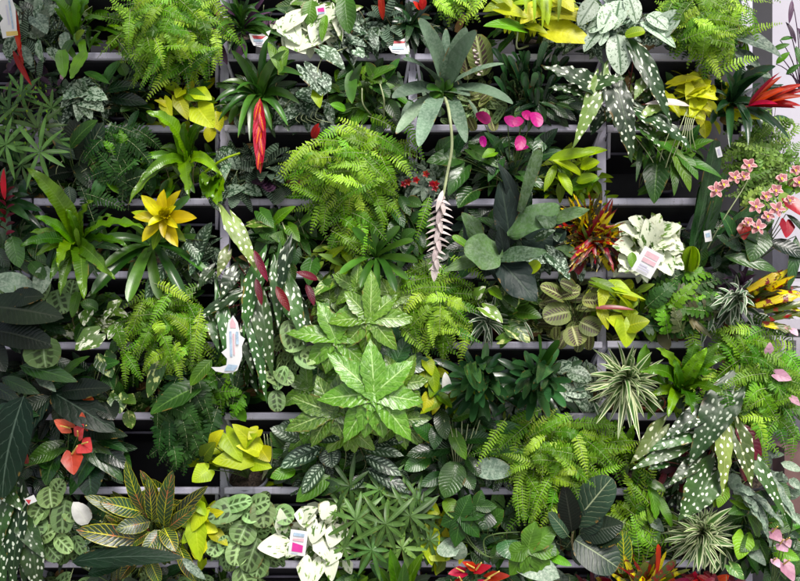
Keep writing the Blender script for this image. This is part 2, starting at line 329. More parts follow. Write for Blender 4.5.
def frond(mb, B, C, T, mat, R, pl=.021, pw=.0062, gap=.0075, roll=0, rnd=None, fluffy=.5, n0=Vector((0, -1, .35))):
    """a fern frond: many small leaflets in two rows along a curved midrib"""
    L = ((C - B).length + (T - C).length) * .85; N = max(6, int(L / gap)); rnd = R.random() if rnd is None else rnd
    vs = []; fs = []; A = []; Bm = []; pr = []
    for i in range(N):
        v = (i + .5) / N
        if v < .06: continue
        p = bez(B, C, T, v); t = ((C - B) * (1 - v) + (T - C) * v).normalized()
        n = n0 - t * n0.dot(t); n = n.normalized() if n.length > .05 else Vector((1, 0, 0))
        s0 = t.cross(n); s0, n = s0 * math.cos(roll) + n * math.sin(roll), n * math.cos(roll) - s0 * math.sin(roll)
        ln = pl * min(1, .45 + 2.2 * v) * (1 - max(0, (v - .3) / .7) ** 1.5 * .85)
        for sg in (-1, 1):
            d = (s0 * sg + t * (.28 + .25 * v + R.uniform(-.12, .12)) + n * R.uniform(-.25, .35) * (1 + fluffy)).normalized()
            cr = d.cross(n).normalized() * sg; cr = (cr + n * R.uniform(-.7, .7) * fluffy).normalized()
            l = ln * R.uniform(.85, 1.12); w = pw * (.55 + .45 * ln / pl)
            dn = n * (-l * R.uniform(.05, .3)); k = len(vs)
            for q, (a, b) in enumerate(((0, .6), (.3, 1.1), (.52, .68), (.72, .9), (1, .12))):
                c0 = p + d * (l * a) + dn * (a * a); hw = cr * (w * .5 * b)
                vs += [c0 - hw, c0 + hw]; A += [(-.5, v * .6 + a * .4, rnd), (.5, v * .6 + a * .4, rnd)]
                Bm += [(v, a, rnd * 30 + i * .1)] * 2
            fs += [(k + 2 * q, k + 2 * q + 1, k + 2 * q + 3, k + 2 * q + 2) for q in range(4)]
    mb.add(vs, fs, mat, A, Bm)
# ------------------------------------------------------------------ things
def tagp(o, label, cat, group=None):
    o['label'] = label; o['category'] = cat
    if group: o['group'] = group
def empty(name, loc):
    o = bpy.data.objects.new(name, None); o.location = loc; o.empty_display_size = .02; COL.objects.link(o); return o
_pots = {}
POT_R = Matrix.Rotation(math.radians(33), 3, 'X')
def potmesh(kind, r):
    key = (kind, r)
    if key in _pots: return _pots[key]
    def lathe(pr, mat, n=28):
        mb = MB(); vs = []; fs = []
        for (a, z) in pr: vs += [POT_R @ Vector((a * math.cos(q * 2 * math.pi / n), a * math.sin(q * 2 * math.pi / n), z)) for q in range(n)]
        for i in range(len(pr) - 1): fs += [(i * n + q, i * n + (q + 1) % n, (i + 1) * n + (q + 1) % n, (i + 1) * n + q) for q in range(n)]
        mb.add(vs, fs, mat); return mb
    R = random.Random(3)
    p = lathe([(.001, -1.5 * r), (r * .72, -1.5 * r), (r * .93, -.12 * r), (r * 1.03, -.1 * r), (r * 1.05, .16 * r), (r * .99, .18 * r), (r * .95, .02 * r), (r * .9, -.3 * r)], kind)
    po = p.build('pot'); 
    mb = MB(); n = 24; vs = []; fs = []
    for i in range(7):
        for q in range(n):
            a = r * .935 * i / 6 + .0005
            vs.append(POT_R @ Vector((a * math.cos(q * 2 * math.pi / n), a * math.sin(q * 2 * math.pi / n), -.06 * r + (R.uniform(-.07, .07) * r if i < 6 else 0))))
    for i in range(6): fs += [(i * n + q, i * n + (q + 1) % n, (i + 1) * n + (q + 1) % n, (i + 1) * n + q) for q in range(n)]
    mb.add(vs, fs, 'soil'); so = mb.build('soil')
    _pots[key] = (po.data, so.data); bpy.data.objects.remove(po); bpy.data.objects.remove(so); return _pots[key]
class Plant:
    def __init__(s, name, cat, label, x, y, pot='potdark', d=-.045, group=None, r=.04, potxy=None):
        s.R = random.Random(zlib.crc32(label.encode())); s.x, s.y, s.d = x, y, d
        s.root = P(x, y, d); s.e = empty(name, s.root); tagp(s.e, label, cat, group)
        s.F = MB(); s.St = MB(); s.stem = 'stem'; s.parts = []
        s.fill = []
        s.haspot = bool(pot)
        if pot:
            pd, sd = potmesh(pot, r)
            px, py = potxy or (x, y)
            po = bpy.data.objects.new('pot', pd); COL.objects.link(po); po.parent = s.e
            po.location = P(px, py, d) - s.root
            so = bpy.data.objects.new('soil', sd); COL.objects.link(so); so.parent = po
    def pt(s, x, y, d): return P(x, y, d)
    def pet(s, B, r=.0014, lift=.3, mat=None, frm=None):
        A = frm or s.root; C = (A + B) * .5 + Vector((0, -.03, lift * .06))
        s.St.tube(bezpts(A, C, B, 6), r * 1.25, r * .8, mat or s.stem, 5)
    def lf(s, bx, by, bd, tx, ty, td, w, shape, mat, pet=False, mb=None, **k):
        B = P(bx, by, bd); T = P(tx, ty, td); leaf(mb or s.F, B, T, w * S, shape, mat, R=s.R, **k)
        if pet: s.pet(B)
    def rosette(s, mat, tips=None, n=12, L=50, W=8, shape='strap', cx=None, cy=None, a0=0, a1=360, d0=None, fwd=.07, bow=.16, up=.05, sq=.9, wave=0, fold=.3, layers=2, jit=.2, **k):
        cx = s.x if cx is None else cx; cy = s.y if cy is None else cy; d0 = max(s.d, 0.0) if d0 is None else d0
        R = s.R; s.fill.append((mat, shape, L * .8, W))
        if tips is None:
            tips = []
            for l in range(layers):
                m = max(3, int(n / layers)); q = 1 - l * .3
                for i in range(m):
                    a = math.radians(a0 + (a1 - a0) * (i + .5 * (l % 2) + R.uniform(-jit, jit) * 1.4) / m); ll = L * q * R.uniform(.82, 1.1)
                    tips.append((cx + math.cos(a) * ll, cy - math.sin(a) * ll * sq, W * R.uniform(.85, 1.1), fwd * (.5 + l * .9) * R.uniform(.6, 1.3)))
        for i, tp in enumerate(tips):
            td = tp[3] if len(tp) > 3 else fwd * R.uniform(.5, 1.3)
            m = mat if isinstance(mat, str) else R.choice(mat)
            leaf(s.F, P(cx + R.uniform(-2, 2), cy + R.uniform(-2, 2), d0 + i * .0006), P(tp[0], tp[1], d0 + td), tp[2] * S, shape, m, bow=bow * R.uniform(.6, 1.5), up=up, wave=wave, fold=fold, R=R, roll=R.uniform(-.35, .35), **k)
    def clump(s, mat, cx, cy, rx, ry, n, L, W, shape='heart', d0=.0, dep=.1, droop=.5, pets=True, spread=.7, bow=.12, wave=0.0, fold=.2, **k):
        R = s.R; pts = []; n = int(n * 1.9); L *= .88; W *= .86; s.fill.append((mat, shape, L, W))
        for i in range(n):
            best = None
            for _ in range(8):
                a = R.uniform(0, 6.283); q = math.sqrt(R.random()); c = (math.cos(a) * q, math.sin(a) * q)
                dd = min([(c[0] - p[0]) ** 2 + (c[1] - p[1]) ** 2 for p in pts] or [9])
                if best is None or dd > best[0]: best = (dd, c)
            pts.append(best[1])
        for (ux, uy) in pts:
            x, y = cx + ux * rx, cy + uy * ry; dx, dy = x - s.x, y - s.y; q = math.hypot(dx, dy) or 1
            dx, dy = dx / q * spread + R.uniform(-.5, .5), dy / q * spread + droop + R.uniform(-.4, .4); q = math.hypot(dx, dy) or 1
            dx /= q; dy /= q; l = L * R.uniform(.75, 1.15)
            dpt = d0 + dep * (1 - .7 * (ux * ux + uy * uy)) * R.uniform(.35, 1.1)
            B = P(x - dx * l * .45, y - dy * l * .45, dpt); T = P(x + dx * l * .55, y + dy * l * .55, dpt + R.uniform(-.015, .03) * l / 25)
            m = mat if isinstance(mat, str) else R.choice(mat)
            leaf(s.F, B, T, W * R.uniform(.85, 1.12) * l / L * S, shape, m, bow=bow * R.uniform(.3, 1.6), fold=fold * R.uniform(.4, 1.5), roll=R.uniform(-.5, .5), wave=wave, R=R, **k)
            if pets: s.pet(B, .0012)
    def fern(s, mat, cx, cy, rx, ry, n, pl=6.8, pw=1.95, out=.17, a0=0, a1=360, rmin=.15, droop=8, fluffy=.25, gap=2.8, back='ferndark', nb=None, fl=46):
        """fronds layered like shingles: inner ones reach out to the walkway, outer ones arch over and hang"""
        R = s.R; jobs = []; n = int(n * .8); lop = [R.uniform(.82, 1.12) for _ in range(7)]
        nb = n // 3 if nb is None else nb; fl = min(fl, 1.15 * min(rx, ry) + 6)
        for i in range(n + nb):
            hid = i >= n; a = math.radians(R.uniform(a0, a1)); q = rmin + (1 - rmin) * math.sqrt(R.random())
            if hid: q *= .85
            k_ = R.uniform(1.12, 1.32) if (R.random() < .10 and not hid) else R.uniform(.88, 1.08); k_ *= lop[int(a * 1.11) % 7]; tx, ty = cx + math.cos(a) * rx * q * k_, cy - math.sin(a) * ry * q * k_
            ux, uy = tx - s.x, ty - s.y; l = math.hypot(ux, uy) or 1; ux /= l; uy /= l
            b = math.atan2(uy * .8 + .45, ux) + R.gauss(0, .42); dx, dy = math.cos(b), math.sin(b)
            ln = fl * R.uniform(.65, 1.2) * (.75 + .4 * q)
            dc = (.03 if hid else out) * (1.15 - .6 * q * q) * R.uniform(.5, 1.15)
            jobs.append((dc, tx, ty, dx, dy, ln, hid))
        for dc, tx, ty, dx, dy, ln, hid in jobs:
            bx, by = tx - dx * ln, ty - dy * ln; B = P(bx, by, dc * .75); T = P(tx, ty, dc * R.uniform(.6, .95))
            C = P(bx + dx * ln * .55 + R.uniform(-4, 4), by + dy * ln * .5 - droop * R.uniform(.2, 1.1), dc + .012 + .02 * R.random())
            m = back if hid else (mat if isinstance(mat, str) else R.choice(mat))  # back fronds take a darker colour as painted-in depth shading
            frond(s.F, B, C, T, m, R, pl * S * R.uniform(.8, 1.15), pw * S, gap * S, R.uniform(-.45, .45), fluffy=fluffy, n0=Vector((R.uniform(-.25, .25), -1, R.uniform(.1, .6))))
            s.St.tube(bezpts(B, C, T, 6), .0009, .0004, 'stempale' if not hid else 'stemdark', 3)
            if not hid and R.random() < .5: s.St.tube(bezpts(s.root, (s.root + B) / 2 + Vector((0, -.03, .02)), B, 5), .0012, .0009, 'stemdark', 3)
    def palmate(s, x, y, d, r, n, mat, w=.36, a0=-100, a1=280, sag=.25, shape='lobe', pet=True, seg=8, jit=.1, serr=0.0):
        if mat.startswith('fatsia'): seg = 13; serr = .05; w *= .84; sag = .14; n += 1; r *= 1.14; jit = .16
        """a hand-shaped leaf: n lobes round the point (x, y)"""
        R = s.R; c = P(x, y, d); rn = R.random()
        for i in range(n):
            a = math.radians(a0 + (a1 - a0) * i / (n - 1) + R.uniform(-6, 6)); q = r * R.uniform(1 - jit, 1 + jit) * (.78 if i in (0, n - 1) else 1)
            T = P(x + math.cos(a) * q, y - math.sin(a) * q, d - sag * r * S * R.uniform(.4, 1.4))
            leaf(s.F, c + Vector((0, -.0006 * (i % 3), 0)), T, w * 2 * r * S, shape, mat, bow=.1, fold=.2, R=R, seg=seg, rnd=rn, wave=.08, serr=serr, curl=R.uniform(-.2, .2), face=(math.cos(a) * .25, -1, .4 + .2 * math.sin(a)))
        if mat.startswith('fatsia'):
            for q in (0, 1.57): leaf(s.F, P(x - r * .27 * math.cos(q), y - r * .27 * math.sin(q), d - .001), P(x + r * .27 * math.cos(q), y + r * .27 * math.sin(q), d - .001), r * .56 * S, 'oval', mat, bow=.02, fold=.02, R=R, rnd=rn, face=(0, -1, .2))
        if pet: s.pet(c + Vector((0, .003, 0)), .0016)
    def flower(s, name='flower'):
        mb = MB(); s.parts.append([name, mb, []]); return mb
    def spathe(s, bx, by, bd, tx, ty, td, w, mat='redanth', spad=True, frm=None, face=(0, -1, .5), shape='heart'):
        mb = s.flower('flower'); leaf(mb, P(bx, by, bd), P(tx, ty, td), w * S, shape, mat, bow=.1, fold=.15, R=s.R, face=face, cols=6, seg=10)
        if spad:
            sp = MB(); a = P(bx, by, bd + .004); l = math.hypot(tx - bx, ty - by)
            b = P(bx + (tx - bx) * .35 + s.R.uniform(-.25, .25) * l, by - l * s.R.uniform(.1, .45), bd + .03); sp.tube(bezpts(a, (a + b) / 2, b, 6), .0024, .0016, 'spadix', 8)
            s.parts[-1][2].append(('spadix', sp))
        s.pet(P(bx, by, bd), .0014, frm=frm)
    def undergrowth(s, n=46):
        n = getattr(s, 'under', n)
        """the plant's own older leaves low in its pot"""
        R = s.R; f = s.fill or [(m, 'ovate', 28, 13) for m in s.F.mats[:3]]
        for k in range(n):
            mat, shape, L, W = R.choice(f); m = mat if isinstance(mat, str) else R.choice(mat)
            if R.random() < .10: m = 'dry'
            if m in ('purple', 'maroon', 'redbract', 'yellow') and k % 3: m = 'mid'
            a = math.radians(R.uniform(-15, 195)); q = R.uniform(10, 44); l = min(25, L) * R.uniform(.5, 1)
            x, y = s.x + math.cos(a) * q * 1.15, s.y - math.sin(a) * q + 4; b = a + R.uniform(-.9, .9)
            leaf(s.F, P(x - math.cos(b) * l * .5, y + math.sin(b) * l * .5, R.uniform(-.07, -.02)), P(x + math.cos(b) * l * .5, y - math.sin(b) * l * .4, R.uniform(-.05, .0)), min(W, 9.5) * S, shape, m, R=R, roll=R.uniform(-.7, .7), seg=6)
        for k in range(5):      # bare stalks
            x = s.x + R.uniform(-26, 26); T = P(x + R.uniform(-16, 16), s.y - R.uniform(6, 40), R.uniform(.0, .07)); B = P(x, s.y + R.uniform(-2, 5), R.uniform(-.05, 0))
            s.St.tube(bezpts(B, (B + T) / 2 + Vector((R.uniform(-.03, .03), -.03, .01)), T, 6), .0013, .0008, R.choice(['stem', 'stempale', 'stemtan', 'stemdark']), 4)
        y1 = s.y + 13
        for k in range(n // 8):
            mat, shape, L, W = R.choice(f); m = mat if isinstance(mat, str) else R.choice(mat); l = min(24, L) * R.uniform(.6, 1)
            x = s.x + R.uniform(-30, 30); b = R.uniform(-.7, .7); e = y1 + R.uniform(-6, 14); q = R.uniform(.02, .05)
            leaf(s.F, P(x, e - l, q), P(x + l * math.sin(b), e, q + R.uniform(-.01, .02)), min(W, 13) * S, shape, m, R=R, roll=R.uniform(-.6, .6), seg=6); s.pet(P(x, e - l, q), .0011)
    def done(s):
        if s.F.v and s.haspot: s.undergrowth()
        s.F.build('foliage', s.e, s.root); s.St.build('stem', s.e, s.root)
        for nm, mb, subs in s.parts:
            o = mb.build(nm, s.e, s.root)
            for n2, m2 in subs: m2.build(n2, o, s.root)
        return s.e
# ------------------------------------------------------------------ world, sun, camera
w = bpy.data.worlds.new('World'); scene.world = w; w.use_nodes = True
nt = w.node_tree; sky = nt.nodes.new('ShaderNodeTexSky'); sky.sky_type = 'NISHITA'; sky.sun_disc = False
SUN_EL, SUN_AZ = math.radians(48), math.radians(158)     # azimuth: towards -Y and a little +X
sky.sun_elevation = SUN_EL; sky.sun_rotation = SUN_AZ; sky.air_density = 1.0; sky.dust_density = 2.5; sky.ozone_density = 1.0
hz = nt.nodes.new('ShaderNodeHueSaturation'); hz.inputs['Saturation'].default_value = .55; nt.links.new(sky.outputs[0], hz.inputs['Color']); nt.links.new(hz.outputs[0], nt.nodes['Background'].inputs[0]); nt.nodes['Background'].inputs[1].default_value = 0.15
sun = bpy.data.lights.new('sun', 'SUN'); sun.energy = 4.5; sun.angle = math.radians(24); sun.color = (1, .95, .90)
so = bpy.data.objects.new('sun', sun); COL.objects.link(so)
dv = Vector((math.sin(SUN_AZ) * math.cos(SUN_EL), math.cos(SUN_AZ) * math.cos(SUN_EL), math.sin(SUN_EL)))
so.rotation_euler = dv.to_track_quat('Z', 'Y').to_euler()
cam = bpy.data.cameras.new('camera'); co = bpy.data.objects.new('camera', cam); COL.objects.link(co)
co.location = (0, -D, 0); co.rotation_euler = (math.pi / 2, 0, 0)
cam.sensor_width = 36; cam.lens = 36 * D / (800 * S); cam.clip_end = 500; cam.clip_start = .05
scene.camera = co
scene.view_settings.view_transform = 'Standard'; scene.view_settings.look = 'None'
scene.render.engine = 'CYCLES'
# ------------------------------------------------------------------ ground
def struct(name, mb, origin=Vector((0, 0, 0))):
    o = mb.build(name, None, origin, smooth=False); o['kind'] = 'structure'; return o
GZ = -1.16
M['pave'] = plain('paving', (.30, .29, .28), .8, .3, 3)
g = MB(); g.add([Vector((-150, -150, GZ)), Vector((150, -150, GZ)), Vector((150, 150, GZ)), Vector((-150, 150, GZ))], [(0, 1, 2, 3)], 'pave'); struct('pavement', g)
# ------------------------------------------------------------------ the rack
ROWS = [-15, 57, 129, 202, 274.5, 345, 416.5, 491, 564, 637]
rk = empty('plant_rack', (0, 0, GZ)); tagp(rk, 'tall lilac grey plastic rack of tilted trays that carries the whole wall of plants', 'rack')
ro = Vector((0, 0, GZ))
XS = [(-170, 31), (35, 219), (225, 411), (415, 602), (607, 703)]
LX = XS
R0 = random.Random(11)
M['railgrey'] = plain('rack_rail_grey', (.13, .12, .18), .5, .3, 12)
def tray(x0, x1, y):
    mb = MB(); j = R0.uniform(-.6, .6); cx = (x0 + x1) / 2; wd = (x1 - x0) * S
    c = P(cx, y + j, 0); rot = Matrix.Rotation(R0.uniform(-.003, .003), 3, 'Y')
    mb.box(c + Vector((0, 0, 0)), (wd, .014, .0195), 'rack', rot, .0035)
    o = mb.build('tray', rk, ro, smooth=False)
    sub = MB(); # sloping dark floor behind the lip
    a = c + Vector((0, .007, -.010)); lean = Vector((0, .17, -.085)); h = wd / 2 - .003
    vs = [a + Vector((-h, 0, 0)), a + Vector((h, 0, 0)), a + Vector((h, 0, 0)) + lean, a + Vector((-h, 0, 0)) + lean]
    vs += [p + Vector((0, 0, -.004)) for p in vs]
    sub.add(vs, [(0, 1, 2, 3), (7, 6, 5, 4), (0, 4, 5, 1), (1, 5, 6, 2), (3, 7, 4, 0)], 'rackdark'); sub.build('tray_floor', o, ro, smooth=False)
    rl = MB(); rl.box(c + Vector((0, .075, -.056)), (wd - .008, .007, .006), 'railgrey', rot); rl.build('rear_rail', o, ro, smooth=False)
    for sx in (-1, 1):     # cheek that leans back under the lip
        ck = MB(); e = c + Vector((sx * (wd / 2 - .006), 0, -.0105))
        q = [Vector((0, -.004, 0)), Vector((0, .03, 0)), Vector((-sx * .012, .085, -.06)), Vector((-sx * .012, .055, -.06))]
        vs = [e + p + Vector((-.0035, 0, 0)) for p in q] + [e + p + Vector((.0035, 0, 0)) for p in q]
        ck.add(vs, [(3, 2, 1, 0), (4, 5, 6, 7), (0, 1, 5, 4), (1, 2, 6, 5), (2, 3, 7, 6), (3, 0, 4, 7)], 'rack'); ck.build('cheek', o, ro, smooth=False)
for y in ROWS:
    for (x0, x1) in XS:
        if y == 202 and x0 == 225: tray(225, 274, y); tray(277, 411, y)
        else: tray(x0, x1, y)
for px in (-172, 33, 222, 413, 604.5, 752):          # uprights standing behind the joints
    mb = MB(); mb.box(Vector(((px - 400) * S, .045, (1.0 + GZ) / 2)), (.024 if px != 752 else .03, .02, 1.0 - GZ), 'rack', None, .003); mb.build('post', rk, ro, smooth=False)
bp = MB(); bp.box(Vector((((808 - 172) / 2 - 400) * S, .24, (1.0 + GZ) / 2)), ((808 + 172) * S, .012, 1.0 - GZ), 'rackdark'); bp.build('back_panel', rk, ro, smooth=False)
# ------------------------------------------------------------------ beyond the right-hand end of the rack
def wallmat():
    t = NT('white_render'); gpos = t.t.nodes.new('ShaderNodeNewGeometry').outputs['Position']
    n = t.noise(gpos, 2.5, 5, .6); c = t.mix(n, (.56, .54, .60), (.42, .40, .46)); return t.finish(c, .7, t.bump(t.noise(gpos, 60, 3), .2))
M['wall'] = wallmat()
M['brown'] = plain('brown_board', (.14, .075, .07), .6, .3, 12)
M['shelfwhite'] = plain('white_shelf_paint', (.58, .56, .63), .45, .15, 15)
M['gapshade'] = plain('painted_gap_shade', (.03, .03, .035), .6, .3, 15)  # near-black colour painted as the shade between shelves
b = empty('shop_wall', (1.7, .9, GZ)); tagp(b, 'pale lilac white wall seen past the right hand end of the rack', 'wall')
bo = Vector((1.7, .9, GZ))
mb = MB(); mb.box(Vector((1.9, .9, .5)), (3.2, .1, 3.3), 'wall'); mb.build('wall', b, bo, smooth=False)
sd = empty('display_stand', (1.25, .35, GZ)); so_ = Vector((1.25, .35, GZ)); tagp(sd, 'white slatted display stand with a brown lower board behind the right hand ferns', 'display stand')
def zz(py, d): return (290.5 - py) * S * (D - d) / D
for (py, h, mt, nm) in ((258, .09, 'shelfwhite', 'shelf'), (276, .012, 'gapshade', 'shelf_shade_bar'), (300, .11, 'shelfwhite', 'shelf'), (333, .012, 'gapshade', 'shelf_shade_bar'), (390, .02, 'gapshade', 'shelf_shade_bar')):
    mb = MB(); mb.box(Vector((1.45, .35, zz(py, -.35))), (.62, .3 if mt == 'shelfwhite' else .28, h), mt); mb.build(nm, sd, so_, smooth=False)  # the thin dark bars stand in for shade in the open gaps
for k in range(9):
    mb = MB(); mb.box(Vector((1.17 + k * .045, .37, zz(358, -.37))), (.024, .02, .11), 'shelfwhite'); mb.build('slat', sd, so_, smooth=False)
for k in range(4):
    mb = MB(); mb.box(Vector((1.45, .36, zz(458 + k * 32, -.36))), (.62, .24, .10), 'brown'); mb.build('board', sd, so_, smooth=False)
mb = MB(); mb.box(Vector((1.095, .30, (GZ + .1) / 2 - .1)), (.035, .05, -GZ - .1), 'shelfwhite'); mb.build('post', sd, so_, smooth=False)

# ------------------------------------------------------------------ canvas awning added out of view to shade the left end of the rack
def canvas():
    t = NT('sunblocker_canvas'); gp = t.t.nodes.new('ShaderNodeNewGeometry').outputs['Position']
    c = t.mix(t.noise(gp, 8, 4), (.62, .62, .60), (.5, .5, .48)); return t.finish(c, .8, t.bump(t.noise(gp, 300, 2), .2), trans=.5)
M['canvas'] = canvas()
aw = empty('sunblocker', (-1.4, -1.0, GZ)); tagp(aw, 'grey canvas awning on two steel legs, added out of view to shade the left end', 'sunblocker'); ao = Vector((-1.4, -1.0, GZ))
mb = MB(); N_ = 14; vs = []
for i in range(N_ + 1):
    for j in range(N_ + 1):
        v_ = j / N_; yy = -.28 - 1.6 * v_; xe = -.62 + .42 * v_; xx = -2.6 + (xe + 2.6) * i / N_
        vs.append(Vector((xx, yy, 1.24 - .03 * math.sin(i / N_ * math.pi * 4) ** 2)))
mb.add(vs, [(i * (N_ + 1) + j, (i + 1) * (N_ + 1) + j, (i + 1) * (N_ + 1) + j + 1, i * (N_ + 1) + j + 1) for i in range(N_) for j in range(N_)], 'canvas'); mb.build('blocker_sheet', aw, ao)
for (x_, y_) in ((-2.55, -.33), (-2.55, -1.83)):
    mb = MB(); mb.tube([Vector((x_, y_, GZ)), Vector((x_, y_, 1.24))], .02, .02, 'railgrey', 10); mb.build('leg', aw, ao)
for (p0, p1) in (((-2.6, -.3, 1.22), (-.62, -.3, 1.22)), ((-2.6, -1.86, 1.22), (-.22, -1.86, 1.22))):
    mb = MB(); mb.tube([Vector(p0), Vector(p1)], .012, .012, 'railgrey', 8); mb.build('beam', aw, ao)
# =================================================================== PLANTS
FG = 'ferns hanging from the rack'
# ---- row 1 -------------------------------------------------------
p = Plant('aglaonema', 'plant', 'dim silver speckled leaves at the top left corner beside the red spear', 40, 40)
p.clump(['silverleaf', 'aglaolight', 'aglao'], 38, 24, 36, 26, 16, 34, 17, 'ovate', d0=-.03, dep=.05, droop=.1)
p.lf(36, 18, .06, 47, 34, .07, 20, 'heart', 'silverleaf', True); p.done()
p = Plant('flaming_sword', 'bromeliad', 'dark banded bromeliad with a thin red spear below the top left card', 22, 44, pot=None)
p.rosette('zebra', [(34, 74, 14), (10, 70, 14), (44, 58, 12), (2, 52, 12), (28, 20, 12), (10, 24, 11)], fwd=.03)
mb = p.flower('flower_spike')
for a, b_, c, e in ((15, 8, 20, 54), (13, 50, 32, 86)): leaf(mb, P(a, b_, .10), P(c, e, .11), 6 * S, 'lance', 'redbract', R=p.R, fold=.5)
for k in range(6): leaf(mb, P(15 + k, 14 + k * 8, .103), P(18 + k, 26 + k * 8, .112), 4.6 * S, 'lance', 'redbract', R=p.R, fold=.5)
p.done()
p = Plant('birds_nest_fern', 'fern', 'glossy strap leaved fern on the top tray left of the large lime fern', 76, 40)
p.rosette('bird', [(42, -8, 13), (64, -18, 13), (84, -14, 12), (100, -12, 14), (54, 8, 10), (106, 20, 9)], cx=77, cy=36, wave=.2, bow=.2, up=.22, cols=6, seg=14, d0=.03)
for q in ((72, 40, 62, 58, 64, 78), (82, 40, 86, 60, 71, 79)): p.lf(q[0], q[1], .08, q[2], q[3], .11, 8, 'band', 'bird', fold=.2, cols=6); p.lf(q[2], q[3] - 8, .105, q[4], q[5], .12, 13, 'strap', 'bird', fold=.2, wave=.12, cols=6, seg=12)
p.lf(76, 40, .08, 85, 30, .1, 9, 'ovate', 'limegreen'); p.done()
p = Plant('scindapsus', 'plant', 'dark silver dusted trailer behind the strap leaved fern on the top tray', 60, 44, pot=None, d=-.07)
p.clump('scin', 55, 28, 26, 20, 12, 20, 13, 'heart', d0=-.06, dep=.05); p.done()
p = Plant('boston_fern', 'fern', 'largest lime green fern, spilling from the top tray on the left', 170, 38, group=None)
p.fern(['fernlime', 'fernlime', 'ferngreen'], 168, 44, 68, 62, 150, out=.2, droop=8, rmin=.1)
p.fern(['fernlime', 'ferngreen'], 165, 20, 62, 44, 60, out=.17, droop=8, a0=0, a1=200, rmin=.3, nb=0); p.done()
p = Plant('dragon_plant', 'plant', 'dark green narrow leaved tuft between the large lime fern and white pothos', 243, 38)
p.rosette(['green', 'mid'], n=26, L=44, W=7, shape='lance', cx=243, cy=30, fwd=.09, a0=-30, a1=250, up=.1, layers=2)
p.rosette('purple', [(214, 2, 5), (268, -6, 5), (272, 12, 4)], cx=243, cy=30); p.done()
p = Plant('white_pothos', 'pothos', 'white and green pothos with big creamy leaves at the top of the second bay', 318, 42, pot='terra')
for a in ((285, 22, 300, 45, 26), (300, 14, 282, 34, 22), (292, 38, 306, 54, 22), (316, 22, 340, 12, 24), (322, 36, 296, 52, 20), (318, 24, 312, 44, 18), (336, 8, 342, 42, 14)):
    p.lf(a[0], a[1], .09, a[2], a[3], .11, a[4], 'heart', 'njoy', True, fold=.1)
p.clump('njoy', 312, 26, 34, 20, 12, 22, 15, 'heart', d0=0, dep=.08)
p.clump(['njoygreen', 'green'], 318, 10, 36, 18, 10, 22, 13, 'heart', d0=0, dep=.07)
p.lf(345, -4, .1, 349, 34, .12, 20, 'ovate', 'green', True); p.lf(326, 14, .1, 322, 42, .12, 9, 'lance', 'bright', True)
p.lf(312, 0, .08, 309, 26, .09, 18, 'ovate', 'green', True); p.done()
p = Plant('flaming_sword', 'bromeliad', 'dark zebra striped bromeliad with a short red stalk at the top centre', 384, 38)
p.rosette('zebra', n=12, L=32, W=13, cx=384, cy=26, fwd=.06)
mb = p.flower('flower_spike'); leaf(mb, P(383, 20, .1), P(381, -12, .12), 7 * S, 'lance', 'redbract', R=p.R); p.done()
p = Plant('scindapsus', 'plant', 'silver patched vine trailing over the top tray to hang beside the red spear', 352, 45, d=-.05)
p.clump('scin', 358, 36, 34, 16, 16, 20, 13, 'heart', d0=.0, dep=.06)
for a in ((322, 50, 345, 70, 20), (305, 68, 322, 96, 23), (322, 76, 330, 92, 15), (316, 92, 320, 108, 12), (356, 50, 364, 58, 14), (372, 34, 378, 52, 10)):
    p.lf(a[0], a[1], .12, a[2], a[3], .13, a[4], 'heart', 'scin' if a[4] != 12 else 'limegreen', fold=.12)
p.St.tube([P(352, 45, 0), P(340, 50, .1), P(326, 55, .12), P(318, 68, .12), P(318, 92, .118)], .0016, .0012, 'stempale'); p.done()
p = Plant('boston_fern', 'fern', 'small lime fern hanging from the top edge, left of the yellow leaved philodendron', 455, -28, pot=None)
p.fern('fernlime', 458, -6, 34, 42, 32, out=.15, a0=170, a1=370, rmin=.6, droop=4); p.done()
p = Plant('guzmania', 'bromeliad', 'dark plant with a small red flower at the top edge beside the pale grey bromeliad', 414, 34)
p.rosette(['dark', 'bromdark'], n=16, L=32, W=8, cx=412, cy=26, fwd=.04)
mb = p.flower(); leaf(mb, P(422, 10, .09), P(423, -6, .1), 8 * S, 'lance', 'redbract', R=p.R); leaf(mb, P(420, 10, .09), P(413, 1, .1), 6 * S, 'lance', 'redbract', R=p.R); p.done()
p = Plant('prayer_plant', 'plant', 'rounded red veined leaf standing behind the pale grey bromeliad', 474, 52, pot=None)
p.lf(483, 76, .02, 476, 34, .04, 26, 'oval', 'marared', True); p.lf(468, 80, .02, 462, 50, .03, 20, 'oval', 'marared', True)
mb = p.flower('flower_spike')
for k in range(9): leaf(mb, P(476 + k * .6, 50 + k * 3, .07), P(473 + 5 * (k % 2) + k * .5, 51 + k * 3, .08), 3.4 * S, 'ovate', 'pinkbract', R=p.R, seg=4, cols=2)
p.done()
p = Plant('neon_philodendron', 'philodendron', 'golden yellow heart leaved philodendron on the top tray', 528, 42); p.under = 6
for a in ((550, 30, 592, 43, 30, 'yellow'), (556, 12, 588, 24, 22, 'yellow'), (520, 28, 483, 26, 22, 'bright'), (540, 6, 520, 24, 20, 'yellow'), (528, 26, 548, 34, 12, 'yellow'), (500, 8, 528, 18, 18, 'lime'), (556, -6, 574, 12, 22, 'yellow'), (540, -8, 548, 26, 16, 'limegreen'), (500, -8, 512, 8, 14, 'yellow')):
    p.lf(a[0], a[1], .09, a[2], a[3], .11, a[4], 'heart', a[5], True, fold=.14)
p.clump(['lime', 'yellow', 'limegreen'], 530, 8, 44, 20, 14, 26, 16, 'heart', d0=0, dep=.07)
for k in range(5): p.lf(524 + k * 9, -10, .12, 526 + k * 8, 14 + 8 * (k % 3), .13, 4, 'strap', 'limegreen')
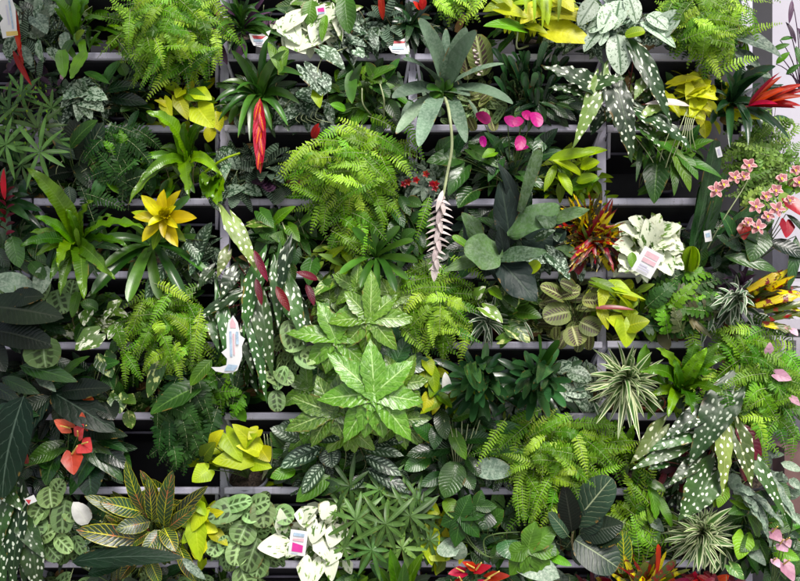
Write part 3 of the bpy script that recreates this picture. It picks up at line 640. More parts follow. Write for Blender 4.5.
p.clump('green', 498, 40, 14, 10, 3, 20, 12, 'heart', d0=0, dep=.04); p.stem = 'stempale'
p.St.tube([P(528, 46, 0), P(517, 48, .07), P(518, 30, .1)], .003, .0022, 'stempale'); p.done()
p = Plant('aglaonema', 'plant', 'silver frosted plant with broad pale leaves left of the top right fern', 622, 40)
for a in ((615, 4, 600, 34, 22), (617, 34, 621, 76, 25), (640, 22, 676, 48, 14), (654, 38, 681, 10, 22), (595, 0, 578, 26, 18), (588, 30, 606, 24, 17), (602, 28, 584, 52, 15), (628, -4, 636, 24, 18), (620, 0, 614, 30, 22), (648, 14, 668, 30, 18), (606, 30, 600, 46, 10)):
    p.lf(a[0], a[1], .1, a[2], a[3], .12, a[4], 'ovate', 'scinsilver', True, fold=.15, cols=6, seg=12)
p.clump('scin', 600, 26, 40, 26, 16, 24, 15, 'heart', d0=0, dep=.06)
p.clump('scin', 575, 44, 30, 8, 8, 20, 13, 'heart', d0=0, dep=.05)
p.lf(625, 36, .13, 645, 31, .14, 13, 'oval', 'limegreen'); p.done()
p = Plant('boston_fern', 'fern', 'big lime fern in the top right corner above the yellow folded leaves', 705, 38)
p.fern(['fernlime', 'ferngreen', 'fernlime'], 712, 34, 62, 52, 140, out=.17, rmin=.1, droop=8)
p.fern('fernlime', 712, 14, 64, 36, 40, out=.13, a0=-20, a1=200, rmin=.6, nb=0); p.done()
p = Plant('spotted_pothos', 'pothos', 'large grey green frosted leaf poking out below the top right fern', 745, 60, pot=None)
for a in ((742, 38, 782, 58, 26), (738, 54, 762, 72, 22), (750, 70, 772, 78, 16)): p.lf(a[0], a[1], .08, a[2], a[3], .09, a[4], 'heart', 'silverleaf', True)
p.lf(738, 60, .09, 741, 84, .09, 10, 'oval', 'dark'); p.done()
p = Plant('wandering_plant', 'plant', 'thin purple tipped stems against the pale wall at the top right edge', 800, 92, pot=None, d=.0)
p.stem = 'purple'
for a in ((792, 0, 789, 24, 5, 'purple'), (786, 22, 796, 44, 5, 'purple'), (798, 28, 804, 40, 6, 'purple'), (780, 40, 794, 38, 6, 'green'), (772, 50, 790, 44, 6, 'green'), (776, 64, 790, 52, 7, 'bright'), (796, 46, 800, 66, 7, 'green'), (786, 74, 800, 64, 6, 'green')): p.lf(a[0], a[1], .06, a[2], a[3], .07, a[4], 'lance', a[5], True)
p.done()
# ---- row 2 -------------------------------------------------------
p = Plant('parlour_palm', 'palm', 'light green whorls of thin leaves low in the left corner of the second tray', 18, 118)
p.clump('palm', 26, 128, 42, 40, 0 or 1, 4, 2)
for (x, y, r, dd) in ((38, 128, 34, .1), (10, 110, 30, .09), (6, 145, 32, .11), (40, 152, 34, .12), (22, 92, 26, .07), (52, 108, 26, .06), (22, 165, 26, .07), (-6, 128, 30, .1), (58, 140, 24, .06)):
    p.palmate(x, y, dd, r, 9, 'palm', w=.075, a0=0, a1=330, shape='lance', seg=6, jit=.25, sag=.3)
mb = p.flower('blossom')
for k in range(60):
    x, y = p.R.uniform(0, 50), p.R.uniform(84, 150); leaf(mb, P(x, y, .1), P(x + p.R.uniform(-2, 2), y - 3, .112), 2 * S, 'ovate', 'fernlime', R=p.R, seg=3, cols=2)
p.done()
p = Plant('fittonia', 'plant', 'small dark plant with purple buds near the left edge of the second tray', 46, 108, pot='potblue', d=-.06)
p.clump(['dark', 'zebra', 'purple'], 36, 82, 26, 24, 20, 22, 8, 'lance', d0=-.04, dep=.06)
mb = p.flower()
for (x, y, m_) in ((61, 80, 'pinkpale'), (58, 86, 'purple'), (8, 70, 'purple'), (12, 66, 'purple')): leaf(mb, P(x, y, .05), P(x + 4, y - 6, .06), 8 * S, 'oval', m_, R=p.R)
p.done()
p = Plant('caladium', 'plant', 'dark leaves mottled with silver in the centre of the second tray on the left', 86, 116)
for a in ((82, 92, 62, 100, 20), (84, 92, 72, 84, 18), (84, 98, 104, 112, 24), (82, 100, 78, 122, 16), (88, 94, 108, 100, 20), (84, 98, 92, 120, 18), (80, 96, 60, 108, 16), (84, 88, 86, 76, 10)):
    p.lf(a[0], a[1], .06, a[2], a[3], .085, a[4], 'arrow', 'aglaolight', True, wave=.1)
p.clump('scin', 84, 100, 26, 22, 14, 20, 12, 'heart', d0=-.02, dep=.05); p.done()
p = Plant('peace_lily', 'plant', 'plain dark pointed leaves in shade under the large lime fern', 122, 114)
for a in ((104, 86, 122, 60, 16, 'mid'), (102, 92, 140, 86, 15, 'dark'), (84, 72, 110, 84, 9, 'green'), (120, 84, 146, 92, 14, 'dark'), (126, 76, 118, 60, 12, 'mid'), (110, 98, 148, 104, 16, 'dark'), (132, 70, 150, 66, 12, 'dark'), (136, 104, 120, 112, 12, 'mid')): p.lf(a[0], a[1], .03, a[2], a[3], .05, a[4], 'lance', a[5], True)
p.clump(['mid', 'dark'], 125, 92, 32, 28, 16, 28, 12, 'lance', d0=-.04, dep=.05); p.done()
p = Plant('neon_pothos', 'pothos', 'bright yellow green pothos peeping out under the large lime fern', 190, 116)
for a in ((198, 108, 214, 128, 28, 'lime'), (178, 98, 188, 120, 16, 'yellow'), (164, 100, 172, 118, 14, 'yellow'), (170, 106, 154, 100, 8, 'yellow'), (188, 94, 208, 100, 16, 'limegreen'), (196, 92, 212, 100, 18, 'lime'), (182, 90, 176, 98, 14, 'yellow')): p.lf(a[0], a[1], .11, a[2], a[3], .12, a[4], 'heart', a[5], True, fold=.12)
p.done()
p = Plant('guzmania', 'bromeliad', 'green strap leaved bromeliad with a single orange red spear hanging down', 260, 112)
p.rosette('brom', [(231, 50, 10, .1), (286, 50, 10, .1), (268, 38, 9, .07), (215, 102, 9), (218, 122, 9), (238, 138, 9, .13), (250, 142, 9, .12), (303, 76, 10, .12), (300, 104, 10), (288, 126, 9), (222, 82, 9), (240, 64, 10, .06), (276, 60, 10, .06), (296, 60, 8, .05), (228, 108, 9), (236, 90, 8, .1), (272, 130, 8)], cx=260, cy=98, up=.25, bow=.2, d0=.03)
p.rosette('mid', n=16, L=44, W=9, cx=260, cy=98, fwd=.02, layers=1)
p.lf(281, 75, .12, 284, 46, .1, 13, 'spoon', 'bright'); p.lf(281, 72, .12, 268, 42, .1, 10, 'lance', 'bright')
mb = p.flower('flower_spike')
for k in range(5): leaf(mb, P(260, 100 + k * 12, .134 - .001 * k), P(260 + (5.5 if k % 2 else -5.5) * (1 - k / 7), 122 + k * 12, .136 - .001 * k), 5 * S, 'lance', 'spear', R=p.R, fold=.5, face=(0, -1, .1), rnd=.4)
leaf(mb, P(260, 98, .128), P(260.5, 174, .13), 13 * S, 'lance', 'spear', R=p.R, fold=.5, bow=.03, face=(0, -1, .1), seg=14, rnd=.4); p.done()
p = Plant('satin_pothos', 'pothos', 'dark silver splashed leaves to the right of the hanging red spear', 308, 116, pot='potgrey')
for a in ((300, 96, 312, 118, 18), (296, 92, 320, 104, 20), (302, 110, 276, 124, 15), (314, 96, 300, 116, 14)): p.lf(a[0], a[1], .05, a[2], a[3], .06, a[4], 'ovate', 'scin', True)
p.clump('scin', 304, 108, 28, 20, 14, 22, 13, 'heart', d0=-.02, dep=.06)
for k in range(5): p.St.tube([P(306 + k * 3, 108, .05), P(296 + k * 5, 118, .07), P(300 + k * 8, 123, .06)], .0012, .0009, 'stempale')
p.done()
p = Plant('pothos', 'pothos', 'leafy green plant with long pale stems under the top tray near the centre', 372, 114)
for a in ((364, 82, 398, 66, 13, 'green'), (350, 96, 362, 62, 10, 'brom'), (352, 70, 352, 104, 13, 'brom'), (340, 92, 328, 84, 8, 'bright'), (374, 84, 390, 98, 15, 'green'), (374, 78, 366, 62, 13, 'green'), (366, 72, 382, 84, 14, 'bright'), (386, 100, 400, 120, 13, 'mid'), (386, 80, 400, 58, 10, 'mid'), (346, 110, 330, 104, 9, 'bright')): p.lf(a[0], a[1], .07, a[2], a[3], .09, a[4], 'ovate', a[5], True)
p.clump(['green', 'mid', 'bright'], 365, 92, 34, 30, 22, 24, 12, 'ovate', d0=-.02, dep=.06)
p.St.tube([P(372, 116, .02), P(363, 104, .09), P(362, 88, .1)], .0022, .0016, 'stempale'); p.St.tube([P(384, 120, .04), P(384, 100, .1), P(380, 84, .1)], .0028, .002, 'stempale'); p.done()
p = Plant('tillandsia', 'bromeliad', 'pale grey green bromeliad with long broad leaves and a hanging pink flower spike', 440, 100, d=-.02)
p.rosette('grey', [(418, 18, 22, .16), (466, 27, 20, .13), (477, 30, 19, .17), (403, 60, 20, .15), (392, 98, 18, .14), (513, 104, 16, .15), (504, 64, 15, .12), (419, 147, 19, .2), (466, 143, 15, .18), (396, 134, 15, .12), (446, 28, 11, .06), (470, 96, 14, .1), (410, 120, 13, .1)], cx=443, cy=94, d0=.06, up=.05, bow=.12, fold=.28, cols=6, seg=12, shape='broadstrap', curl=.1)
p.rosette('brom', n=7, L=16, W=12, cx=443, cy=92, d0=.1, fwd=.05, layers=1, shape='spoon')
p.St.tube([P(445, 98, .12), P(449, 112, .2), P(452, 145, .2), P(447, 175, .19), P(442, 202, .18)], .0042, .0036, 'stempale', 8)
mb = p.flower('flower_spike')
for k in range(24):
    y0 = 197 + k * 3.1; xx = 442 - k * .33; f_ = k / 24; wd = 13.5 * (1 - max(0, f_ - .45) * 1.15) * min(1, .6 + k * .08); sg = 1 if k % 2 else -1
    leaf(mb, P(xx - sg * 3, y0, .184 + .001 * (k % 3)), P(xx + sg * wd, y0 + 5 + p.R.uniform(-1.5, 1.5), .182 + p.R.uniform(-.006, .008)), 5.2 * S, 'taper', 'pinkbract', R=p.R, fold=.35, face=(sg * .3, -1, .6), bow=.14)
    if k % 3 == 0: leaf(mb, P(xx, y0 - 5, .188), P(xx + sg * 3, y0 + 9, .193), 5 * S, 'lance', 'pinkbract', R=p.R, fold=.5)
leaf(mb, P(435, 262, .185), P(434, 282, .185), 7 * S, 'lance', 'pinkbract', R=p.R)
leaf(mb, P(443, 190, .19), P(436, 212, .2), 5 * S, 'lance', 'pinkbract', R=p.R); p.done()
p = Plant('jade_bromeliad', 'plant', 'upright cluster of thick glossy dark green leaves under the yellow philodendron', 530, 108)
for k in range(46):
    x = p.R.uniform(505, 556); y = p.R.uniform(62, 108); t_ = (x - 530) * .35
    p.lf(x, y, p.R.uniform(.0, .06), x + t_ + p.R.uniform(-8, 8), y - p.R.uniform(12, 26), p.R.uniform(.06, .1), p.R.uniform(6.5, 9.5), 'spoon', 'bromdark' if k % 4 else 'dark', fold=.5)
p.lf(538, 66, .09, 546, 41, .11, 9, 'spoon', 'dark'); p.lf(532, 86, .1, 536, 72, .12, 8, 'spoon', 'bromdark')
p.clump(['dark', 'mid'], 545, 108, 34, 12, 12, 26, 11, 'lance', d0=0, dep=.06); p.done()
p = Plant('prayer_plant', 'plant', 'small dull brown and green leaves under the pale grey bromeliad', 478, 112)
p.clump(['marared', 'mara'], 478, 102, 22, 14, 10, 20, 13, 'oval', d0=-.02, dep=.06); p.done()
p = Plant('spotted_begonia', 'begonia', 'begonia with white spotted wing shaped leaves below the silver plant at the upper right', 625, 112)
p.stem = 'stemred'
for a in ((600, 92, 541, 66, 26, 'beg', .25), (598, 78, 572, 150, 21, 'beglight', -.3), (594, 84, 626, 78, 17, 'beg', .2), (616, 84, 632, 164, 30, 'beg', .25), (634, 52, 672, 126, 20, 'beg', -.3), (638, 108, 694, 152, 24, 'beg', .3), (644, 82, 634, 100, 13, 'beglight', .2), (660, 106, 636, 122, 14, 'beglight', .2), (590, 96, 548, 88, 20, 'beg', .3), (640, 124, 660, 148, 18, 'beg', .2)):
    p.lf(a[0], a[1], .13, a[2], a[3], .15, a[4], 'angel', a[5], True, wave=.16, asym=a[6], cols=6, seg=14, fold=.15)
mb = p.flower('new_leaf'); leaf(mb, P(690, 106, .13), P(645, 104, .14), 10 * S, 'lance', 'pinkbract', R=p.R); p.done()
p = Plant('folded_philodendron', 'philodendron', 'bright yellow folded leaves between the spotted begonia and red star bromeliad', 694, 112)
for a in ((684, 88, 718, 100, 24), (700, 80, 686, 100, 26), (680, 94, 708, 86, 20), (688, 104, 712, 112, 18), (676, 108, 706, 120, 20), (664, 96, 680, 118, 14), (700, 96, 690, 120, 18), (672, 84, 702, 78, 12), (706, 90, 716, 92, 14)): p.lf(a[0], a[1], .08, a[2], a[3], .11, a[4], 'heart', 'yellow', False, fold=.4, wave=.15)
p.lf(738, 112, .07, 776, 120, .08, 18, 'heart', 'yellow', True)
for k in range(5): p.St.tube([P(688 + k * 3, 104, .09), P(684 + k * 2, 128, .12), P(676 + k * 5, 152, .1)], .0014, .0008, 'stempale')
p.done()
p = Plant('scarlet_bromeliad', 'bromeliad', 'dark leaved bromeliad with a scarlet star spreading to the right edge', 738, 110)
p.rosette('bromdark', [(768, 74, 17, .12), (776, 66, 16, .1), (742, 62, 9, .08), (716, 112, 9, .1), (752, 128, 9, .12), (776, 128, 10, .1), (704, 92, 7), (748, 146, 10, .14), (724, 70, 8), (790, 140, 8), (766, 108, 9), (730, 148, 8, .12)], cx=730, cy=104, d0=.05, up=.12, fold=.35, cols=6)
mb = p.flower()
for (tx, ty, ww) in ((804, 84, 9), (806, 96, 8), (802, 106, 9), (782, 76, 7), (796, 108, 8), (808, 90, 9), (786, 88, 8), (778, 104, 7), (780, 72, 4)): leaf(mb, P(748, 106, .12), P(tx, ty, .15 + p.R.uniform(-.02, .03)), ww * S, 'lance', 'redbract', R=p.R, fold=.5)
p.St.tube([P(730, 108, .06), P(750, 106, .12)], .003, .0025, 'stemred'); p.done()
# ---- row 3 -------------------------------------------------------
p = Plant('guzmania', 'bromeliad', 'dark bromeliad with a deep red spike in shade on the left edge', 6, 190)
p.rosette('bromdark', n=16, L=46, W=12, cx=4, cy=205, fwd=.05)
mb = p.flower('flower_spike')
for k in range(12): leaf(mb, P(6, 190 + k * 4, .06), P(6 + (9 if k % 2 else -7), 182 + k * 4.5, .08), 5 * S, 'lance', 'maroon', R=p.R, fold=.4)
leaf(mb, P(5, 200, .08), P(4, 168, .09), 6 * S, 'lance', 'redbract', R=p.R); p.done()
p = Plant('rubber_plant', 'plant', 'grey black broad leaves behind a single pale green oval leaf', 80, 188, d=-.05)
for a in ((80, 160, 52, 112, 30, 'fig'), (84, 165, 104, 122, 26, 'fig'), (74, 172, 44, 178, 24, 'rubber'), (78, 162, 96, 192, 22, 'rubber'), (70, 160, 78, 118, 26, 'rubber'), (88, 160, 106, 150, 22, 'fig')): p.lf(a[0], a[1], .03, a[2], a[3], .05, a[4], 'ovate', a[5], True)
p.lf(70, 148, .09, 98, 120, .11, 21, 'ovate', 'green', True, fold=.12); p.done()
p = Plant('holly_fern', 'fern', 'dark green finely cut fern left of the ribbon leaved bird\'s nest fern', 122, 186)
p.fern('ferndark', 120, 162, 46, 46, 52, pl=9, pw=2.6, out=.1, rmin=.3, fluffy=.3)
p.fern('ferngreen', 112, 140, 12, 22, 8, pl=6, out=.13, rmin=.4, nb=0); p.done()
p = Plant('birds_nest_fern', 'fern', 'curling ribbon leaved fern beside the pale rack post at the upper left', 192, 180)
p.rosette('bird', [(146, 112, 15.6, .12), (139, 183, 10.8, .12), (190, 198, 15.6, .14), (214, 120, 12.0, .08), (203, 122, 10.8), (222, 176, 12.0, .1), (160, 148, 9.6), (172, 126, 9.6), (184, 122, 9.6), (140, 160, 9.6, .06), (128, 205, 12.0, .12)], cx=188, cy=166, d0=.04, wave=.24, up=.3, bow=.2, cols=6, seg=16)
p.rosette('bird', [(208, 200, 21.6, .1), (218, 206, 19.2, .1), (204, 184, 16.8, .13)], cx=214, cy=178, d0=.05, wave=.35, cols=6, seg=14)
p.St.tube([P(200, 176, .06), P(222, 160, .11), P(240, 153, .11)], .0035, .003, 'limegreen', 6); p.done()
p = Plant('aluminium_plant', 'plant', 'dim silver marked leaves below the pale rack post beside the red spear', 236, 188)
for a in ((214, 196, 232, 162, 15), (218, 198, 246, 188, 16), (238, 170, 230, 148, 12), (240, 186, 262, 196, 15)): p.lf(a[0], a[1], .03, a[2], a[3], .05, a[4], 'ovate', 'aglaolight', True)
p.clump('aglao', 232, 176, 26, 26, 14, 26, 12, 'ovate', d0=-.03, dep=.06); p.done()
p = Plant('zebra_bromeliad', 'bromeliad', 'black green banded bromeliad directly below the hanging red spear', 264, 186)
p.rosette('zebra', n=20, L=34, W=13, cx=264, cy=172, fwd=.06, layers=3)
p.rosette('zebra', [(290, 148, 14, .09), (296, 160, 13, .09), (250, 146, 13)], cx=264, cy=172)
for k in range(5): leaf(p.F, P(256 + k * 3, 178 + k * 2, .05), P(262 + k * 2, 184 + k * 2, .09), 14 * S, 'oval', 'purple', R=p.R)
p.done()
p = Plant('boston_fern', 'fern', 'large lime fern hanging in the centre left, topmost frond by a red bud', 348, 178)
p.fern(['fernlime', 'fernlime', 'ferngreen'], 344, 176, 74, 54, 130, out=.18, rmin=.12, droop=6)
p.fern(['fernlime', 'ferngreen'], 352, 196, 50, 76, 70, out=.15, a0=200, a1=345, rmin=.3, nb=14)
p.fern(['fernlime'], 398, 158, 24, 16, 10, out=.1, a0=-40, a1=150, rmin=.5, nb=0)
mb = p.flower('bud'); leaf(mb, P(312, 138, .13), P(319, 123, .15), 7 * S, 'lance', 'redbract', R=p.R); leaf(mb, P(314, 139, .135), P(320, 127, .152), 5 * S, 'lance', 'redbract', R=p.R); p.done()
p = Plant('painted_pilea', 'plant', 'silver netted small leaves with tiny red flowers beside the hanging pink spike', 424, 188)
p.clump('aglaolight', 424, 182, 34, 18, 26, 15, 9, 'ovate', d0=-.0, dep=.06)
p.rosette('silverleaf', n=8, L=18, W=8, cx=424, cy=186, d0=.05, fwd=.02, shape='lance', layers=1)
mb = p.flower()
for (x, y) in ((404, 184), (408, 182), (416, 180), (426, 174), (435, 188), (432, 184), (436, 184)):
    for q in range(5):
        a = q * 1.256; leaf(mb, P(x, y, .08), P(x + 4 * math.cos(a), y + 4 * math.sin(a), .085), 3 * S, 'ovate', 'redanth', R=p.R, seg=4, cols=2)
p.done()
p = Plant('anthurium', 'anthurium', 'anthurium with small magenta flowers and dark glossy leaves', 510, 188, pot='potblue')
for a in ((456, 158, 426, 162, 22), (464, 168, 448, 196, 20), (472, 192, 458, 208, 26), (480, 160, 502, 140, 16), (486, 150, 494, 176, 18), (540, 150, 558, 128, 18), (530, 160, 562, 150, 14), (500, 150, 484, 132, 14), (522, 176, 548, 190, 16), (456, 150, 470, 128, 18), (500, 160, 488, 182, 14), (545, 138, 532, 160, 16), (472, 150, 500, 168, 16), (440, 150, 456, 136, 16)): p.lf(a[0], a[1], .07, a[2], a[3], .09, a[4], 'heart', 'anth' if a[4] != 18 else 'dark', True)
p.clump(['anth', 'dark'], 500, 160, 64, 32, 28, 26, 13, 'heart', d0=-.03, dep=.06)
p.lf(494, 152, .1, 482, 158, .11, 12, 'heart', 'bright', True)
for (x, y, tx, ty, ww, bd) in ((478, 112, 488, 124, 13, .12), (507, 116, 514, 127, 12, .13), (522, 118, 514, 126, 9, .13), (534, 112, 538, 127, 13, .13), (524, 111, 530, 120, 9, .12), (482, 136, 484, 147, 7, .1), (522, 136, 518, 150, 11, .12), (528, 146, 516, 150, 8, .12)): p.spathe(x, y, bd, tx, ty, bd + .02, ww, 'magenta', spad=False, shape='oval')
p.done()
p = Plant('yellow_philodendron', 'philodendron', 'lime yellow pointed leaves above the yellow and red croton', 566, 188, pot='potblue')
for a in ((548, 160, 596, 152, 13), (558, 172, 572, 196, 11), (582, 176, 552, 160, 12), (576, 182, 598, 176, 12), (556, 164, 544, 192, 9), (572, 158, 608, 150, 12), (580, 168, 600, 162, 14)): p.lf(a[0], a[1], .09, a[2], a[3], .11, a[4], 'lance', 'limegreen' if a[0] != 582 else 'lime', True, fold=.3)
p.lf(574, 186, .08, 600, 178, .09, 16, 'heart', 'bright', True); p.clump('limegreen', 570, 170, 26, 20, 8, 24, 11, 'heart', d0=-.02, dep=.06); p.done()
p = Plant('syngonium', 'plant', 'arrowhead vine with drooping green leaves under the spotted begonia', 662, 186); p.under = 6
for a in ((657, 166, 654, 204, 26, 'green'), (678, 158, 690, 192, 16, 'bright'), (690, 162, 722, 178, 12, 'green'), (684, 158, 698, 180, 14, 'bright'), (672, 150, 650, 142, 12, 'green'), (652, 150, 640, 138, 12, 'green'), (690, 148, 714, 140, 14, 'green'), (674, 168, 674, 196, 10, 'green'), (634, 148, 628, 136, 12, 'mid'), (646, 146, 656, 128, 14, 'green'), (690, 140, 700, 124, 10, 'green'), (640, 152, 636, 182, 6, 'mid')): p.lf(a[0], a[1], .09, a[2], a[3], .11, a[4], 'arrow', a[5], True, fold=.15)
p.clump(['green', 'bright'], 668, 154, 38, 20, 14, 22, 12, 'arrow', d0=-.0, dep=.07)
for (x0, x1) in ((652, 630), (660, 670), (664, 640), (672, 684)): p.St.tube([P(662, 188, 0), P(x0, 160, .09), P(x1, 130, .1)], .0012, .001, 'stempale')
p.St.tube([P(660, 190, 0), P(668, 160, .12), P(686, 112, .13)], .0016, .0012, 'stempale'); p.done()
p = Plant('maidenhair_fern', 'fern', 'airy pale green fern behind the pink star orchids', 762, 190)
p.fern('airy', 758, 162, 44, 46, 70, pl=7, pw=3.4, out=.08, rmin=.1, fluffy=1.0, gap=3.2, back='ferngreen')
p.fern('airy', 792, 130, 18, 22, 14, pl=6, out=.07, rmin=.3, nb=0); p.done()
# ---- row 4 -------------------------------------------------------
p = Plant('birds_nest_fern', 'fern', 'broad rosette of wavy strap leaves to the left of the yellow star flower', 80, 262)
p.rosette('bird', [(27, 168, 18.0, .14), (20, 246, 13.2, .14), (144, 228, 14.4, .15), (114, 279, 15.6, .17), (92, 200, 12.0, .1), (84, 300, 16.8, .17), (58, 268, 13.2, .15), (34, 216, 10.8, .1), (112, 214, 9.6), (30, 232, 10.8), (50, 280, 12.0, .1), (128, 246, 10.8), (66, 208, 9.6, .07), (36, 256, 9.6), (60, 296, 12.0, .1)], cx=79, cy=246, d0=.05, wave=.32, up=.16, bow=.16, cols=6, seg=16)
p.rosette('mid', n=12, L=50, W=11, cx=79, cy=246, d0=-.02, fwd=.04, layers=1)
p.lf(80, 248, .09, 76, 228, .12, 6, 'spoon', 'bright'); p.done()
p = Plant('guzmania', 'bromeliad', 'bromeliad crowned by a large golden yellow star flower', 160, 258)
p.rosette('brom', [(92, 294, 15, .13), (128, 302, 15, .15), (186, 300, 12, .1), (210, 276, 12, .08), (206, 240, 11, .07), (100, 240, 11, .06), (120, 220, 11), (148, 200, 9, .04), (190, 196, 10, .04), (160, 300, 13, .1), (104, 268, 12, .1)], cx=152, cy=244, d0=.03, up=.1, shape='spoon', cols=6)
mb = p.flower('flower')
for (tx, ty, ww) in ((141, 195, 13), (164, 189, 13), (181, 190, 13), (197, 218, 15), (178, 247, 14), (142, 242, 13), (133, 217, 12)): leaf(mb, P(163, 219, .14), P(tx, ty, .16), ww * S, 'lance', 'yelbract', R=p.R, fold=.35, cols=6, bow=.08)
for (tx, ty, ww) in ((148, 226, 9), (152, 204, 8), (176, 206, 8), (178, 228, 8), (164, 238, 8)): leaf(mb, P(165, 217, .15), P(tx, ty, .178), ww * S, 'ovate', 'yelbract', R=p.R, fold=.45)
for k in range(11):
    a = k * .62; leaf(mb, P(165 + 3 * math.cos(a), 216 + 3 * math.sin(a), .15), P(166 + 5.5 * math.cos(a), 213 + 6 * math.sin(a), .19), 4.5 * S, 'ovate', 'yelbract', R=p.R, fold=.6, seg=5, cols=2)
for (tx, ty) in ((153, 250), (186, 242), (131, 212)): leaf(mb, P(163, 222, .12), P(tx, ty, .125), 10 * S, 'lance', 'limegreen', R=p.R)
p.done()
p = Plant('chinese_evergreen', 'plant', 'dark leaves with pale green feathering below the yellow star flower', 166, 292, pot=None)
for a in ((168, 262, 146, 302, 16, 'aglao'), (196, 256, 212, 222, 15, 'aglao'), (200, 262, 212, 284, 14, 'aglao'), (186, 240, 200, 262, 13, 'aglao'), (166, 268, 150, 290, 14, 'aglaolight'), (204, 244, 190, 276, 12, 'aglao')): p.lf(a[0], a[1], .09, a[2], a[3], .1, a[4], 'ovate', a[5], True)
p.clump('aglao', 196, 262, 26, 26, 16, 26, 12, 'ovate', d0=-.02, dep=.06); p.done()
p = Plant('dieffenbachia', 'plant', 'grey green broad leaves in deep shade on the left edge below the red spike', 14, 262)
for a in ((34, 292, -8, 278, 24, 'silverleaf'), (12, 236, 20, 268, 18, 'mid'), (48, 266, 38, 296, 18, 'silverleaf'), (30, 262, 46, 280, 14, 'green'), (20, 296, -6, 300, 16, 'silverleaf')): p.lf(a[0], a[1], .05, a[2], a[3], .06, a[4], 'ovate', a[5], True)
p.clump(['dark', 'mid'], 20, 256, 34, 40, 24, 34, 15, 'ovate', d0=-.04, dep=.06); p.done()
p = Plant('pothos', 'pothos', 'plain green pothos left of the hanging centre left fern', 288, 258)
for a in ((260, 212, 274, 228, 16, 'green'), (276, 220, 296, 206, 14, 'bright'), (288, 240, 270, 236, 18, 'green'), (302, 222, 312, 218, 16, 'green'), (312, 262, 309, 286, 21, 'green'), (250, 224, 272, 226, 10, 'varieg'), (288, 226, 300, 242, 14, 'bright'), (264, 232, 280, 242, 16, 'mid')): p.lf(a[0], a[1], .08, a[2], a[3], .1, a[4], 'heart', a[5], True, fold=.12)
p.clump(['green', 'mid'], 284, 236, 34, 26, 20, 24, 15, 'heart', d0=-.03, dep=.07)
p.St.tube([P(282, 222, .08), P(288, 240, .09), P(280, 256, .06)], .002, .0016, 'stempale'); p.done()
p = Plant('spotted_begonia', 'begonia', 'largest white spotted begonia, hanging behind the white fish shaped card', 262, 300, pot=None)
p.stem = 'stemred'
for a in ((232, 218, 258, 274, 20, 'beglight', .3), (238, 292, 189, 326, 15, 'beg', -.3), (262, 268, 244, 340, 22, 'beg', .3), (236, 272, 220, 300, 17, 'beg', .3), (276, 262, 279, 330, 18, 'beg', -.3), (262, 300, 273, 378, 22, 'beg', .3), (250, 300, 267, 404, 18, 'beg', .2), (286, 284, 306, 350, 18, 'beg', -.3), (228, 252, 217, 278, 13, 'beglight', .2), (256, 318, 235, 352, 15, 'beg', .2), (222, 300, 233, 390, 15, 'beg', .2), (290, 250, 280, 300, 15, 'beg', .3), (244, 330, 253, 376, 15, 'beg', -.2), (212, 270, 197, 290, 13, 'beg', .2), (300, 300, 313, 338, 13, 'beg', .2), (210, 318, 219, 352, 12, 'beg', .2)):
    p.lf(a[0], a[1], .12, a[2], a[3], .14, a[4], 'angel', a[5], True, wave=.14, asym=a[6], cols=6, seg=14, fold=.12)
for a in ((254, 250, 268, 282, 8), (256, 278, 262, 306, 7), (276, 286, 290, 312, 9), (306, 284, 314, 306, 8), (318, 280, 296, 272, 8)): p.lf(a[0], a[1], .155, a[2], a[3], .165, a[4], 'lance', 'maroon', fold=.3)
p.clump('beg', 256, 330, 44, 56, 26, 26, 13, 'angel', d0=-.0, dep=.06, droop=1.0); p.done()
p = Plant('bromeliad', 'bromeliad', 'smooth dark green strap leaved bromeliad right of the hanging centre left fern', 384, 258)
p.rosette('brom', [(352, 228, 11, .12), (340, 274, 10, .12), (352, 254, 9), (360, 288, 9, .1), (400, 226, 10, .07), (418, 262, 11, .1), (396, 292, 10, .12), (372, 222, 9, .05), (352, 240, 10, .07), (414, 240, 9, .06), (408, 280, 9, .08), (378, 296, 9, .1)], cx=376, cy=258, d0=.05, up=.06, shape='spoon')
p.rosette('bromdark', n=16, L=42, W=10, cx=378, cy=250, d0=-.01, fwd=.05, shape='spoon'); p.done()
p = Plant('peperomia', 'plant', 'oval leaved green plant between the fern and the hanging pink spike', 404, 214, d=-.03, pot=None)
for a in ((394, 200, 386, 188, 15), (400, 196, 410, 216, 11), (392, 206, 404, 228, 12), (406, 200, 422, 206, 13), (412, 222, 424, 212, 12), (398, 220, 390, 238, 12), (416, 232, 424, 248, 12), (402, 240, 416, 230, 13), (382, 206, 378, 190, 12), (412, 244, 404, 256, 12)): p.lf(a[0], a[1], .07, a[2], a[3], .09, a[4], 'ovate', 'mid', True, fold=.3)
p.clump(['mid', 'green'], 400, 222, 28, 36, 26, 24, 11, 'ovate', d0=-.02, dep=.06); p.done()
p = Plant('staghorn_fern', 'fern', 'staghorn fern with antler shaped grey green fronds and round shield leaves', 500, 258)
F_ = lambda *a, **k: p.lf(*a, **k)
